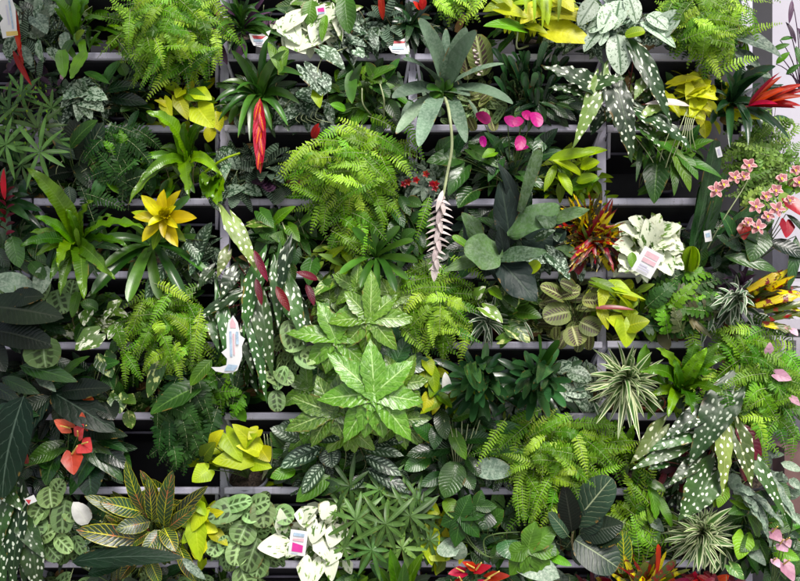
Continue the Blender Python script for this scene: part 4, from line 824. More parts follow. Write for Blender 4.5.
for a in ((430 + 80, 245, 500, 180, 26, 'stagdark', 'ovate', .12), (520, 215, 498, 162, 13, 'stagdark', 'strap', .13), (520, 212, 540, 148, 15, 'stag', 'spoon', .16), (508, 236, 560, 206, 26, 'stag', 'oval', .14), (548, 222, 590, 209, 14, 'stag', 'lance', .17), (540, 210, 552, 228, 18, 'stag', 'oval', .16), (500, 258, 548, 252, 16, 'stag', 'strap', .15), (500, 262, 536, 302, 34, 'stagdark', 'ovate', .14), (500, 258, 464, 248, 34, 'stag', 'oval', .15), (482, 244, 462, 212, 18, 'stag', 'ovate', .11), (478, 258, 443, 272, 16, 'stag', 'heart', .13), (504, 256, 498, 226, 14, 'stagdark', 'ovate', .14), (520, 240, 566, 240, 24, 'stagdark', 'ovate', .08), (548, 246, 566, 232, 16, 'stagdark', 'oval', .1), (576, 254, 554, 248, 14, 'stag', 'heart', .11), (490, 266, 510, 286, 14, 'stagdark', 'oval', .1), (470, 250, 466, 206, 10, 'stagdark', 'strap', .06)):
    p.lf(a[0], a[1], a[7] - .04, a[2], a[3], a[7], a[4], a[6], a[5], wave=.22, fold=.12, cols=6, seg=14, wf=1.5)
p.lf(476, 254, .13, 452, 236, .14, 10, 'spoon', 'bright'); p.lf(528, 272, .12, 540, 262, .13, 12, 'oval', 'limegreen')
p.clump(['stagdark', 'mid', 'dark'], 506, 244, 56, 38, 26, 34, 17, 'ovate', d0=-.03, dep=.06)
p.clump('dark', 450, 262, 22, 14, 8, 24, 12, 'ovate', d0=-.02, dep=.06); p.done()
p = Plant('scindapsus', 'plant', 'silver splashed leaves under the staghorn fern beside the croton', 556, 262)
for a in ((548, 252, 570, 280, 21), (528, 256, 552, 262, 16), (538, 238, 556, 230, 10), (556, 236, 566, 244, 10)): p.lf(a[0], a[1], .09, a[2], a[3], .1, a[4], 'heart', 'scin', True)
p.clump('scin', 545, 255, 22, 16, 8, 18, 12, 'heart', d0=-.02, dep=.06); p.done()
p = Plant('croton', 'croton', 'narrow leaved croton in yellow and dark red above the copper prayer plant', 590, 258, pot='potblue')
for k in range(70):
    a = p.R.uniform(-20, 200); q = p.R.uniform(18, 46); x, y = 588, 236
    up_ = math.sin(math.radians(a)) > .25
    tx, ty = x + math.cos(math.radians(a)) * q * .9, y - math.sin(math.radians(a)) * q * 1.05
    p.lf(x + p.R.uniform(-12, 12), y + p.R.uniform(-8, 14), p.R.uniform(.0, .06), tx, ty, p.R.uniform(.05, .14), p.R.uniform(3.5, 6), 'strap', 'crotonyel' if up_ and k % 4 else 'crotonred', fold=.4, wave=.3, curl=p.R.uniform(-1, 1))
for k in range(30): p.lf(595 + p.R.uniform(-10, 8), 236 + p.R.uniform(-8, 14), .05, 595 + p.R.uniform(-30, 28), 252 + p.R.uniform(0, 22), p.R.uniform(.06, .13), 5, 'strap', 'crotonred' if k % 5 else 'maroon', fold=.4, wave=.3, curl=.8)
p.done()
p = Plant('white_pothos', 'pothos', 'almost white leaved pothos holding a square white card', 648, 258, pot='terra')
for a in ((640, 226, 628, 218, 18), (650, 236, 660, 213, 24), (650, 244, 646, 218, 24), (664, 232, 682, 226, 18), (664, 242, 684, 250, 24), (630, 248, 612, 246, 22), (640, 236, 616, 226, 16), (626, 256, 634, 274, 24), (644, 262, 618, 272, 18), (662, 258, 672, 276, 22), (656, 246, 676, 240, 18), (672, 262, 684, 270, 16), (640, 256, 636, 276, 20), (632, 232, 640, 240, 20), (652, 250, 664, 262, 20)): p.lf(a[0], a[1], .08, a[2], a[3], .1, a[4], 'heart', 'njoy', True, fold=.22, wave=.1)
p.clump(['njoy', 'njoy', 'njoygreen'], 648, 246, 34, 28, 22, 22, 15, 'heart', d0=-.01, dep=.06); p.lf(632, 252, .1, 632, 268, .11, 9, 'lance', 'bright'); p.done()
p = Plant('orchid', 'orchid', 'tall strap leaved orchid with pink star flowers and a green bulb', 700, 262, pot='potgrey')
for a in ((692, 252, 716, 138, 17, .07), (698, 256, 724, 172, 12, .06), (700, 258, 760, 204, 14, .08), (696, 252, 704, 182, 12, .05), (706, 260, 745, 218, 11, .09)): p.lf(a[0], a[1], .03, a[2], a[3], a[5], a[4], 'band', 'dark' if a[4] != 12 else 'mid', fold=.45, bow=.04)
mb = p.flower('bulb'); B, T = P(689, 272, .06), P(692, 246, .07)
for q in range(5): leaf(mb, B + Vector((0, .012 * math.sin(q * 1.256), 0)), T, 15 * S, 'oval', 'limegreen', R=p.R, roll=q * 1.256, fold=.5, bow=.1)
for (x, y, r, ro) in ((716, 190, 11, 0), (735, 177, 10, .3), (749, 165, 11, .5), (756, 206, 11, .2), (777, 209, 12, .4), (758, 227, 11, .1), (776, 190, 10, .7), (799, 182, 9, .2), (796, 170, 8, .5), (744, 176, 9, .9), (768, 216, 9, .6), (766, 196, 8, .4), (790, 200, 8, .8), (748, 222, 8, .7), (782, 178, 8, .9), (724, 184, 8, .8)):
    mb = p.flower('flower')
    for q in range(5):
        a = ro + q * 1.2566 - 1.57; r2 = r * .82; leaf(mb, P(x, y, .13), P(x + r2 * math.cos(a), y + r2 * math.sin(a) * (1 - ro * .35), .135), 6 * S, 'ovate', 'orchid', R=p.R, fold=.1, seg=6, rnd=.5)
    leaf(mb, P(x, y, .138), P(x + 1, y + 4, .146), 4 * S, 'heart', 'orchid', R=p.R, seg=5); leaf(mb, P(x, y - 1, .142), P(x, y + 2, .148), 1.8 * S, 'oval', 'yelbract', R=p.R, seg=4)
p.St.tube([P(700, 262, 0), P(722, 222, .1), P(745, 185, .12), P(752, 165, .125)], .0018, .0014, 'stempale'); p.St.tube([P(700, 262, 0), P(730, 240, .1), P(757, 228, .12), P(778, 208, .125), P(800, 182, .12)], .0018, .0014, 'stemdark'); p.done()
p = Plant('anthurium', 'anthurium', 'anthurium with dark heart leaf and red flowers behind the pink star orchids', 756, 262, pot=None, d=0.0)
for a in ((764, 248, 742, 236, 4, 'mid'), (758, 234, 750, 262, 30, 'mid'), (724, 256, 778, 272, 15, 'anth'), (768, 242, 806, 258, 18, 'dark'), (796, 236, 788, 290, 12, 'mid'), (742, 250, 716, 236, 16, 'dark'), (734, 240, 720, 212, 16, 'anth'), (786, 214, 806, 236, 8, 'mid')): p.lf(a[0], a[1], .08, a[2], a[3], .1, a[4], 'heart' if a[4] > 20 else 'lance', a[5], True)
p.clump(['anth', 'dark'], 738, 236, 30, 26, 20, 24, 13, 'heart', d0=-.03, dep=.06)
p.spathe(744, 226, .1, 744, 240, .11, 14, 'redanth'); p.spathe(786, 222, .09, 786, 238, .1, 18, 'redanth', spad=False); p.spathe(788, 200, .08, 802, 216, .1, 18, 'redanth', spad=False); p.done()
# ---- row 5 -------------------------------------------------------
p = Plant('rubber_plant', 'plant', 'nearly black oval leaves stacked on the left edge', 20, 330)
for a in ((-14, 306, 64, 318, 32), (-8, 330, 56, 346, 28), (-14, 338, 6, 372, 22), (10, 300, 44, 296, 20)): p.lf(a[0], a[1], .1, a[2], a[3], .13, a[4], 'ovate', 'rubber', True, fold=.15, cols=6, seg=12)
p.clump('dark', 24, 316, 40, 30, 16, 34, 15, 'ovate', d0=-.03, dep=.06); p.done()
p = Plant('prayer_plant', 'plant', 'pale leaf with dark fishbone marks under the black oval leaves', 50, 330, pot=None)
p.lf(44, 338, .12, 46, 368, .13, 38, 'oval', 'mara', True, face=(0, -1, .2)); p.lf(56, 290, .05, 64, 314, .07, 24, 'oval', 'mara', True); p.lf(40, 300, .05, 50, 282, .06, 22, 'oval', 'mara', True); p.lf(70, 300, .05, 74, 280, .06, 18, 'oval', 'mara', True)
p.lf(2, 306, .05, 14, 284, .06, 22, 'oval', 'mara', True)
p.lf(78, 292, .07, 72, 318, .09, 10, 'strap', 'bright', True); p.lf(98, 310, .05, 80, 302, .06, 14, 'ovate', 'green', True); p.done()
p = Plant('marble_pothos', 'pothos', 'cream marbled pothos hanging over the left tray above the dark leaves', 96, 330)
for a in ((98, 334, 75, 350, 24), (88, 312, 84, 326, 17), (112, 330, 126, 340, 17), (118, 326, 108, 340, 14), (110, 312, 122, 300, 16), (104, 318, 112, 312, 12)): p.lf(a[0], a[1], .09, a[2], a[3], .11, a[4], 'heart', 'njoygreen', True, fold=.14)
p.clump(['njoygreen', 'green', 'mid'], 100, 314, 28, 22, 16, 22, 13, 'heart', d0=-.03, dep=.06); p.done()
p = Plant('boston_fern', 'fern', 'yellow green fern hanging left of the white fish shaped card', 170, 326)
p.fern(['fernlime', 'ferngreen', 'fernlime'], 168, 350, 55, 56, 120, out=.17, rmin=.12, droop=8)
p.fern(['ferngreen', 'fernlime'], 170, 330, 54, 28, 24, out=.12, a0=-20, a1=200, rmin=.5, nb=0)
p.lf(166, 350, .12, 148, 398, .13, 15, 'ovate', 'varieg'); p.lf(190, 390, .14, 150, 414, .15, 26, 'heart', 'green')
p.lf(212, 360, .15, 190, 386, .16, 14, 'ovate', 'bright'); p.St.tube([P(192, 378, .14), P(190, 402, .15)], .0015, .0015, 'stempale'); p.done()
p = Plant('holly_fern', 'fern', 'dark green drooping fern under the white fish shaped card', 222, 400)
p.fern(['ferngreen', 'ferndark'], 222, 374, 26, 52, 26, pl=9, pw=3, out=.09, rmin=.3, fluffy=.3); p.done()
p = Plant('prayer_plant', 'plant', 'pale spotted prayer plant trailing between the spotted begonia and the glossy palmate leaves', 302, 332)
for a in ((288, 320, 292, 350, 20), (296, 352, 318, 366, 22), (320, 350, 302, 362, 20), (276, 370, 292, 384, 17), (286, 366, 276, 390, 15), (276, 390, 278, 412, 17), (298, 320, 312, 340, 16), (306, 340, 284, 348, 18), (284, 384, 264, 374, 14)): p.lf(a[0], a[1], .12, a[2], a[3], .135, a[4], 'oval', 'mara', True, fold=.1)
p.clump('mara', 296, 352, 26, 32, 12, 22, 14, 'oval', d0=0, dep=.08); p.done()
p = Plant('syngonium', 'plant', 'pale cream veined arrow leaves above the palmate leaves under the centre left fern', 338, 262)
for a in ((322, 288, 344, 280, 14, 'varieg'), (344, 272, 330, 290, 10, 'limegreen'), (330, 256, 346, 246, 9, 'limegreen'), (338, 262, 318, 254, 9, 'airy'), (345, 252, 352, 266, 10, 'limegreen'), (330, 284, 314, 296, 16, 'varieg'), (320, 300, 330, 318, 12, 'varieg')): p.lf(a[0], a[1], .08, a[2], a[3], .1, a[4], 'arrow', a[5], True)
p.clump(['limegreen', 'varieg'], 336, 262, 24, 26, 16, 18, 8, 'lance', d0=0, dep=.08); p.done()
p = Plant('fatsia', 'plant', 'large hand shaped glossy leaves at the centre of the wall', 366, 402)
p.palmate(370, 318, .16, 37, 8, 'fatsia', w=.26); p.palmate(335, 338, .15, 38, 7, 'fatsia', w=.27)
p.palmate(374, 394, .2, 50, 8, 'fatsia', w=.26); p.palmate(332, 412, .17, 40, 7, 'fatsia', w=.26, a0=-60, a1=240)
p.palmate(356, 288, .11, 26, 6, 'fatsia', w=.27); p.palmate(348, 372, .1, 28, 7, 'fatsia', w=.28); p.palmate(400, 420, .1, 30, 7, 'fatsia', w=.27)
p.palmate(382, 346, .08, 30, 7, 'fatsia', w=.28); p.palmate(352, 430, .1, 28, 6, 'fatsia', w=.27); p.palmate(334, 374, .04, 30, 7, 'fatsiadark', w=.27)
p.palmate(308, 388, .07, 26, 6, 'fatsia', w=.28); p.palmate(352, 408, .13, 32, 7, 'fatsia', w=.28); p.palmate(330, 300, .08, 24, 6, 'fatsia', w=.28); p.palmate(392, 300, .1, 28, 7, 'fatsia', w=.28); p.palmate(402, 384, .13, 28, 7, 'fatsia', w=.28); p.palmate(310, 432, .07, 24, 6, 'fatsia', w=.28)
p.clump('fatsia', 356, 356, 50, 60, 22, 30, 14, 'ovate', d0=-.02, dep=.06)
for (x, y) in ((362, 364), (358, 344), (366, 356)): p.St.tube([P(366, 404, -.02), P(360, 380, .04), P(x, y - 6, .09)], .0028, .002, 'stemtan')
p.St.tube([P(352, 328, .14), P(362, 350, .13), P(368, 366, .12)], .002, .0016, 'stemtan'); p.St.tube([P(322, 356, .08), P(318, 372, .06), P(320, 396, .02)], .002, .0016, 'stempale'); p.done()
p = Plant('dark_aralia', 'plant', 'deep green palmate leaves between the bright glossy leaves and the centre lime fern', 396, 330)
p.palmate(394, 366, .11, 34, 7, 'fatsiadark', w=.28); p.palmate(400, 344, .09, 26, 6, 'fatsiadark', w=.29); p.palmate(404, 400, .06, 28, 6, 'fatsiadark', w=.28); p.done()
p = Plant('boston_fern', 'fern', 'lime fern at the centre above the dark twin bromeliads', 436, 322)
p.fern(['fernlime', 'ferngreen', 'fernlime'], 434, 324, 54, 54, 115, out=.17, rmin=.12, droop=8)
p.fern(['fernlime', 'ferngreen'], 420, 292, 42, 24, 20, out=.12, a0=0, a1=180, rmin=.4, nb=0); p.done()
p = Plant('marble_pothos', 'pothos', 'cream edged pothos and ribbon leaves right of the centre lime fern', 506, 326, pot='terra')
for a in ((484, 308, 503, 323, 18, 'njoygreen'), (510, 326, 530, 343, 22, 'varieg'), (510, 292, 516, 308, 16, 'varieg'), (520, 312, 542, 318, 20, 'green'), (500, 340, 520, 334, 12, 'varieg'), (492, 290, 502, 300, 12, 'bright'), (476, 296, 486, 286, 12, 'njoygreen')): p.lf(a[0], a[1], .1, a[2], a[3], .12, a[4], 'heart', a[5], True, fold=.14)
p.rosette('dracwhite', n=18, L=34, W=5, cx=488, cy=322, fwd=.06, shape='strap')
p.clump(['green', 'varieg'], 514, 300, 26, 22, 18, 20, 13, 'heart', d0=-.02, dep=.06); p.done()
p = Plant('copper_prayer_plant', 'plant', 'copper brown prayer plant with oval feathered leaves left of the yellow heart leaf', 572, 328)
for a in ((570, 312, 543, 318, 25), (572, 326, 578, 346, 24), (580, 322, 600, 332, 22), (588, 308, 600, 296, 18), (566, 300, 540, 286, 18), (560, 296, 580, 292, 14), (582, 300, 606, 302, 18), (576, 290, 560, 282, 16), (590, 290, 600, 280, 16)): p.lf(a[0], a[1], .09, a[2], a[3], .11, a[4], 'oval', 'marared', True, fold=.12)
p.clump('marared', 576, 300, 34, 24, 12, 22, 14, 'oval', d0=-.02, dep=.06); p.done()
p = Plant('neon_philodendron', 'philodendron', 'lime heart leaf drooping beside the copper prayer plant', 634, 324, pot='potblue'); p.under = 6
for a in ((624, 322, 626, 348, 26, 'lime'), (628, 326, 650, 321, 22, 'lime'), (622, 326, 606, 318, 18, 'lime'), (596, 282, 624, 296, 12, 'limegreen'), (604, 290, 600, 310, 12, 'yellow'), (612, 284, 632, 294, 14, 'limegreen'), (600, 286, 646, 300, 8, 'lime'), (600, 308, 608, 330, 12, 'yellow'), (640, 290, 655, 284, 8, 'limegreen')): p.lf(a[0], a[1], .12, a[2], a[3], .13, a[4], 'heart', a[5], True, fold=.2)
p.lf(596, 308, .13, 634, 310, .135, 5, 'strap', 'stemred'); p.clump(['limegreen', 'lime', 'yellow'], 614, 302, 26, 20, 14, 22, 13, 'ovate', d0=0, dep=.07); p.done()
p = Plant('holly_fern', 'fern', 'dark toothed fern with coppery new fronds in a terracotta pot', 674, 328, pot='terra')
p.fern(['ferndark', 'ferndark', 'ferngreen', 'fernbrown'], 692, 300, 46, 40, 40, pl=11, pw=5, gap=4, out=.12, rmin=.3, fluffy=.3, droop=4)
for k in range(4): p.lf(690, 318, .1, 694 + k * 6, 330 + k * 3, .12, 6, 'lobe', 'fernbrown')
p.done()
p = Plant('dracaena', 'plant', 'small white striped tuft between the dark fern and the orange croton', 736, 322, pot='terra')
p.rosette('dracwhite', n=36, L=32, W=6.5, cx=734, cy=304, fwd=.09, shape='lance', layers=3); p.done()
p = Plant('croton', 'croton', 'orange and yellow long leaved croton spreading over the right edge', 752, 300, pot=None, d=0.0)
for k in range(34):
    a = math.radians(p.R.uniform(-38, 48)); q = p.R.uniform(30, 62); p.lf(746 + p.R.uniform(-6, 6), 300 + p.R.uniform(-8, 8), .04, 746 + math.cos(a) * q, 300 - math.sin(a) * q * .8, p.R.uniform(.06, .13), p.R.uniform(6, 9), 'strap', 'crotonyel' if k % 3 else 'crotonred', wave=.3, fold=.3, curl=p.R.uniform(-.6, .6))
for a in ((778, 312, 806, 304), (780, 320, 806, 314), (776, 324, 794, 332), (762, 290, 780, 274), (770, 306, 798, 296)): p.lf(a[0] - 14, a[1], .1, a[2], a[3], .12, 10, 'spoon', 'crotonyel', wave=.3, curl=.3)
p.rosette('purple', n=12, L=28, W=5, cx=740, cy=286, fwd=.05, shape='lance'); p.done()
# ---- row 6 -------------------------------------------------------
p = Plant('philodendron', 'philodendron', 'big slate black arrow leaves spreading above the coral anthurium', 60, 402)
for a in ((52, 392, 116, 432, 32, 'aloc', 'ovate'), (50, 398, 12, 446, 26, 'fig', 'lance'), (60, 392, 112, 388, 22, 'rubber', 'lance'), (50, 396, -6, 424, 18, 'rubber', 'lance'), (20, 366, 78, 382, 18, 'mid', 'lance'), (2, 378, 40, 394, 14, 'mid', 'lance'), (-8, 384, 22, 402, 14, 'dark', 'lance'), (104, 402, 114, 420, 22, 'rubber', 'ovate'), (66, 372, 90, 356, 12, 'green', 'arrow'), (42, 380, 56, 392, 12, 'silverleaf', 'arrow'), (-6, 408, 40, 416, 16, 'dark', 'lance')):
    p.lf(a[0], a[1], .1, a[2], a[3], .13, a[4], a[6], a[5], True, fold=.14, wave=.06, cols=6, seg=12)
p.clump(['dark', 'rubber', 'mid'], 44, 392, 58, 34, 34, 38, 14, 'lance', d0=-.04, dep=.08)
mb = p.flower('bud'); leaf(mb, P(84, 396, .11), P(94, 400, .12), 9 * S, 'heart', 'coral', R=p.R); p.done()
p = Plant('pothos', 'pothos', 'green heart leaved pothos hanging under the marbled pothos on the left', 112, 402, pot='potblue')
for a in ((104, 356, 112, 378, 24), (108, 376, 114, 390, 16), (118, 396, 120, 414, 22), (126, 398, 136, 404, 14), (112, 400, 114, 390, 8), (100, 366, 120, 362, 16)): p.lf(a[0], a[1], .09, a[2], a[3], .11, a[4], 'heart', 'varieg' if a[4] != 16 else 'green', True, fold=.14)
p.done()
p = Plant('holly_fern', 'fern', 'dark green fern drooping left of the lime philodendron pot', 192, 402)
p.fern('ferndark', 184, 432, 36, 52, 50, pl=11, pw=3.2, out=.13, a0=150, a1=390, rmin=.4, fluffy=.15, droop=6); p.done()
p = Plant('lime_pothos', 'pothos', 'small yellow lime plant squeezed between the palmate leaves and dark twin bromeliads', 432, 402)
for a in ((428, 396, 424, 414, 14, 'yellow'), (440, 400, 420, 414, 12, 'lime'), (432, 370, 436, 394, 14, 'limegreen'), (424, 372, 426, 388, 12, 'lime'), (440, 396, 452, 408, 12, 'limegreen'), (426, 360, 432, 376, 14, 'limegreen'), (436, 384, 430, 398, 12, 'limegreen')): p.lf(a[0], a[1], .1, a[2], a[3], .11, a[4], 'heart', a[5], True)
p.clump(['yellow', 'limegreen'], 432, 384, 14, 22, 8, 18, 11, 'heart', d0=0, dep=.06)
mb = p.flower('new_leaf'); leaf(mb, P(448, 394, .12), P(445, 372, .13), 9 * S, 'ovate', 'whitepet', R=p.R, rnd=.5); p.done()
TB = 'dark twin bromeliads on the centre right tray'
for (x, y, lab, sp) in ((480, 388, 'dark glossy bromeliad, left of a matching pair on the centre right tray', 0), (536, 388, 'dark glossy bromeliad, right of a matching pair on the centre right tray', 1)):
    p = Plant('vase_bromeliad', 'bromeliad', lab, x, 402, group=TB)
    p.rosette('bromdark', n=52, L=52, W=10, shape='spoon', cx=x, cy=y, fwd=.11, layers=4, up=.06, fold=.22, bow=.18, d0=.02)
    if sp: p.rosette('brom', [(538, 334, 9, .12), (560, 340, 10, .12), (552, 354, 7)], cx=538, cy=376, d0=.06, shape='spoon', bow=.05)
    else: p.rosette('limegreen', n=7, L=13, W=7, cx=x, cy=y + 4, d0=.09, fwd=.03, layers=1)
    p.done()
p = Plant('satin_pothos', 'pothos', 'finely silver marked leaves right of the dark twin bromeliads', 572, 404)
for a in ((566, 372, 592, 380, 19), (560, 384, 576, 402, 17), (562, 388, 588, 396, 14), (556, 372, 572, 362, 12), (572, 390, 588, 412, 14), (584, 372, 576, 388, 14)): p.lf(a[0], a[1], .07, a[2], a[3], .08, a[4], 'ovate', 'aglaolight', True)
p.clump('aglaolight', 572, 384, 24, 24, 18, 20, 10, 'ovate', d0=-.02, dep=.06)
p.rosette('dracwhite', [(556, 366, 5), (562, 364, 5), (590, 404, 5), (584, 414, 5), (590, 388, 8)], cx=566, cy=390); p.done()
p = Plant('spider_plant', 'plant', 'white striped spider plant with arching ribbons on the centre right tray', 626, 402, pot='terra', potxy=(650, 402)); p.under = 6
p.rosette('spider', n=70, L=46, W=5, shape='lance', cx=624, cy=386, fwd=.10, layers=3, bow=.16, up=.07, jit=.5, fold=.3, d0=.02, sq=1.0)
p.rosette('spider', [(640, 442, 6, .16), (618, 440, 6, .16), (596, 424, 6, .14), (658, 400, 6, .1), (590, 374, 7, .1), (634, 345, 7, .1), (600, 352, 7, .1), (652, 352, 6, .1), (636, 430, 6, .16), (664, 412, 5, .1)], cx=624, cy=386, d0=.05, bow=.2, up=.08)
p.done()
p = Plant('birds_nest_fern', 'fern', 'bright strap leaved fern right of the white striped spider plant', 682, 402)
p.rosette('bird', [(640, 372, 14.4, .12), (656, 348, 12.0, .1), (707, 348, 15.6, .12), (696, 340, 16.8, .06), (722, 342, 12.0, .08), (674, 358, 9.6, .08), (726, 396, 14.4, .14), (692, 414, 15.6, .16), (700, 360, 12.0, .1), (668, 418, 12.0, .12), (716, 372, 13.2, .1), (650, 396, 10.8), (728, 356, 10.8)], cx=678, cy=394, d0=.04, wave=.32, up=.2, bow=.18, cols=6, seg=16)
p.lf(640, 374, .1, 646, 344, .12, 14, 'strap', 'bird', curl=1.4, wave=.2); p.done()
p = Plant('boston_fern', 'fern', 'full green fern on the right edge above the red backed begonia leaf', 758, 392, d=0.0, pot='potdark')
p.fern(['ferngreen', 'ferngreen', 'fernlime'], 758, 404, 62, 66, 140, pl=8.5, out=.14, rmin=.12, droop=10)
p.fern(['ferngreen', 'fernlime'], 730, 350, 40, 34, 26, pl=8, out=.1, a0=20, a1=210, rmin=.3, nb=0); p.done()
p = Plant('anthurium', 'anthurium', 'small pale pink hooded flowers half hidden in the right hand fern', 790, 410, pot=None, d=0.0)
for a in ((776, 374, 792, 380, 13), (768, 352, 770, 342, 10), (792, 398, 800, 406, 8), (792, 330, 798, 336, 8)): p.spathe(a[0], a[1], .13, a[2], a[3], .14, a[4], 'pinkpale', spad=False)
p.clump('anth', 790, 380, 12, 30, 6, 20, 12, 'heart', d0=0, dep=.04); p.done()
p = Plant('painted_nettle', 'plant', 'small dusty pink leaves behind the strap leaved fern on the right', 708, 402, pot='potgrey')
for a in ((700, 392, 712, 382, 10), (706, 396, 714, 392, 9), (702, 376, 710, 370, 10)): p.lf(a[0], a[1], .05, a[2], a[3], .06, a[4], 'ovate', 'pinkpale', True)
p.clump(['mid', 'dark'], 712, 392, 16, 16, 8, 20, 11, 'ovate', d0=-.02, dep=.04); p.done()
# ---- row 7 -------------------------------------------------------
p = Plant('alocasia', 'plant', 'huge slate green arrow leaf hanging on the lower left edge', 8, 470)
p.lf(24, 396, .15, 2, 500, .17, 44, 'ovate', 'aloc', True, fold=.12, cols=6, seg=14); p.lf(-6, 400, .1, 20, 440, .11, 30, 'ovate', 'aloc', True)
p.clump('dark', 20, 450, 30, 34, 12, 36, 15, 'ovate', d0=-.04, dep=.06); p.done()
p = Plant('anthurium', 'anthurium', 'anthurium with coral flowers in the shade at the lower left', 70, 476, pot='potblue')
for a in ((58, 448, 24, 466, 22, 'spath'), (54, 460, 46, 486, 24, 'anth'), (96, 450, 70, 496, 26, 'anth'), (90, 462, 92, 500, 34, 'dark'), (100, 446, 130, 470, 22, 'dark'), (102, 440, 128, 452, 14, 'mid'), (50, 466, 30, 458, 12, 'green'), (90, 430, 128, 436, 20, 'rubber'), (84, 440, 124, 482, 24, 'anth')): p.lf(a[0], a[1], .07, a[2], a[3], .09, a[4], 'heart', a[5], True, cols=6, seg=12)
p.clump(['anth', 'dark'], 76, 456, 50, 32, 26, 32, 18, 'heart', d0=-.05, dep=.07)
for a in ((70, 428, .12, 54, 420, 15), (78, 436, .13, 84, 424, 15), (82, 444, .14, 92, 452, 19), (72, 454, .15, 74, 475, 21), (84, 428, .12, 82, 412, 12)): p.spathe(a[0], a[1], a[2], a[3], a[4], a[2] + .02, a[5], 'coral')
mb = p.flower('bud'); leaf(mb, P(26, 464, .09), P(26, 452, .1), 9 * S, 'ovate', 'redanth', R=p.R); p.done()
p = Plant('croton', 'croton', 'broad leaved croton with yellow veined dark leaves at the lower left', 156, 546)
for a in ((144, 512, 126, 460, 14), (142, 512, 100, 502, 18), (164, 526, 173, 470, 18), (152, 520, 148, 476, 12), (168, 528, 198, 506, 14), (170, 524, 208, 486, 14), (140, 540, 76, 530, 21), (164, 528, 176, 552, 16), (150, 522, 115, 530, 18), (152, 532, 182, 560, 15), (140, 520, 84, 496, 15), (160, 530, 142, 560, 15), (158, 500, 140, 470, 10)): p.lf(a[0], a[1], .1, a[2], a[3], .14, a[4], 'ovate', 'croton', True, fold=.16, cols=6, seg=12, wave=.08)
for a in ((148, 516, 156, 484, 12), (180, 548, 196, 582, 14), (140, 556, 120, 580, 14), (150, 560, 160, 584, 14), (150, 532, 128, 548, 12)): p.lf(a[0], a[1], .1, a[2], a[3], .11, a[4], 'ovate', 'croton', True)
p.clump('croton', 150, 524, 46, 34, 16, 34, 15, 'ovate', d0=-.02, dep=.06)
p.St.tube([P(156, 548, 0), P(148, 530, .08), P(146, 512, .1)], .003, .0022, 'stemred'); p.done()
p = Plant('neon_philodendron', 'philodendron', 'lime yellow philodendron in a pot of bare soil left of centre', 248, 478, pot='potgrey', r=.055); p.under = 6
for a in ((226, 434, 242, 462, 22, 'lime'), (250, 458, 212, 462, 26, 'lime'), (262, 452, 236, 446, 16, 'yellow'), (256, 446, 232, 424, 20, 'lime'), (262, 450, 270, 462, 18, 'yellow'), (240, 446, 258, 434, 16, 'lime'), (252, 462, 272, 468, 18, 'lime'), (204, 456, 216, 442, 18, 'limegreen'), (208, 470, 192, 482, 22, 'limegreen'), (258, 430, 248, 440, 14, 'yellow'), (212, 444, 224, 430, 16, 'yellow')): p.lf(a[0], a[1], .11, a[2], a[3], .13, a[4], 'heart', a[5], True, fold=.16)
p.clump(['lime', 'limegreen'], 212, 452, 26, 18, 12, 22, 15, 'heart', d0=0, dep=.07)
for x in (266, 269, 272): p.St.tube([P(262, 480, 0), P(x, 460, .06), P(x - 2, 434, .08)], .0014, .0012, 'stempale')
p.done()
p = Plant('chinese_evergreen', 'plant', 'silver feathered dark leaves right of the soil filled pot', 318, 474, pot='potblue')
for a in ((322, 448, 280, 468, 20, 'aglao'), (330, 448, 332, 468, 22, 'aglao'), (324, 464, 302, 494, 16, 'aglao'), (330, 476, 296, 502, 20, 'green'), (300, 440, 270, 428, 16, 'aglao'), (310, 432, 340, 440, 20, 'aglao'), (316, 490, 340, 486, 16, 'mid'), (296, 470, 270, 478, 14, 'bright'), (284, 446, 270, 432, 14, 'green')): p.lf(a[0], a[1], .09, a[2], a[3], .11, a[4], 'ovate', a[5], True, fold=.18)
p.clump(['aglao', 'green', 'mid'], 308, 454, 38, 32, 24, 28, 13, 'ovate', d0=-.03, dep=.07); p.done()
p = Plant('silver_philodendron', 'philodendron', 'narrow grey flecked dark leaves above the thin leaved whorls', 382, 474, pot='potblue')
for a in ((362, 448, 404, 456, 14), (364, 456, 402, 476, 16), (366, 468, 410, 494, 17), (372, 444, 404, 442, 12), (380, 478, 400, 492, 14), (364, 476, 350, 490, 12)): p.lf(a[0], a[1], .08, a[2], a[3], .1, a[4], 'lance', 'aglao', True, fold=.2)
p.clump(['aglao', 'mid'], 380, 460, 36, 26, 22, 28, 11, 'lance', d0=-.03, dep=.06)
p.clump('bright', 378, 430, 50, 14, 12, 20, 13, 'heart', d0=-.0, dep=.06); p.done()
p = Plant('peace_lily', 'plant', 'glossy ribbed green leaves under the dark twin bromeliads', 456, 476, pot='terra')
for a in ((458, 462, 444, 498, 26, 'spath'), (440, 410, 446, 440, 16, 'spath'), (470, 448, 524, 452, 14, 'spath'), (460, 440, 496, 438, 14, 'spath'), (462, 470, 474, 490, 16, 'spath'), (452, 448, 406, 456, 18, 'spath'), (430, 456, 404, 470, 18, 'spath'), (452, 420, 476, 412, 14, 'spath'), (482, 426, 530, 432, 14, 'spath'), (436, 440, 412, 424, 18, 'spath'), (444, 474, 420, 486, 14, 'mid'), (466, 456, 480, 478, 14, 'spath'), (450, 428, 466, 460, 15, 'bright'), (438, 424, 434, 450, 15, 'spath'), (478, 418, 498, 430, 12, 'dark')): p.lf(a[0], a[1], .08, a[2], a[3], .11, a[4], 'ovate' if a[4] > 15 else 'lance', a[5], True, fold=.2, cols=6, seg=12)
p.clump('spath', 454, 448, 60, 40, 50, 34, 12, 'lance', d0=-.03, dep=.09)
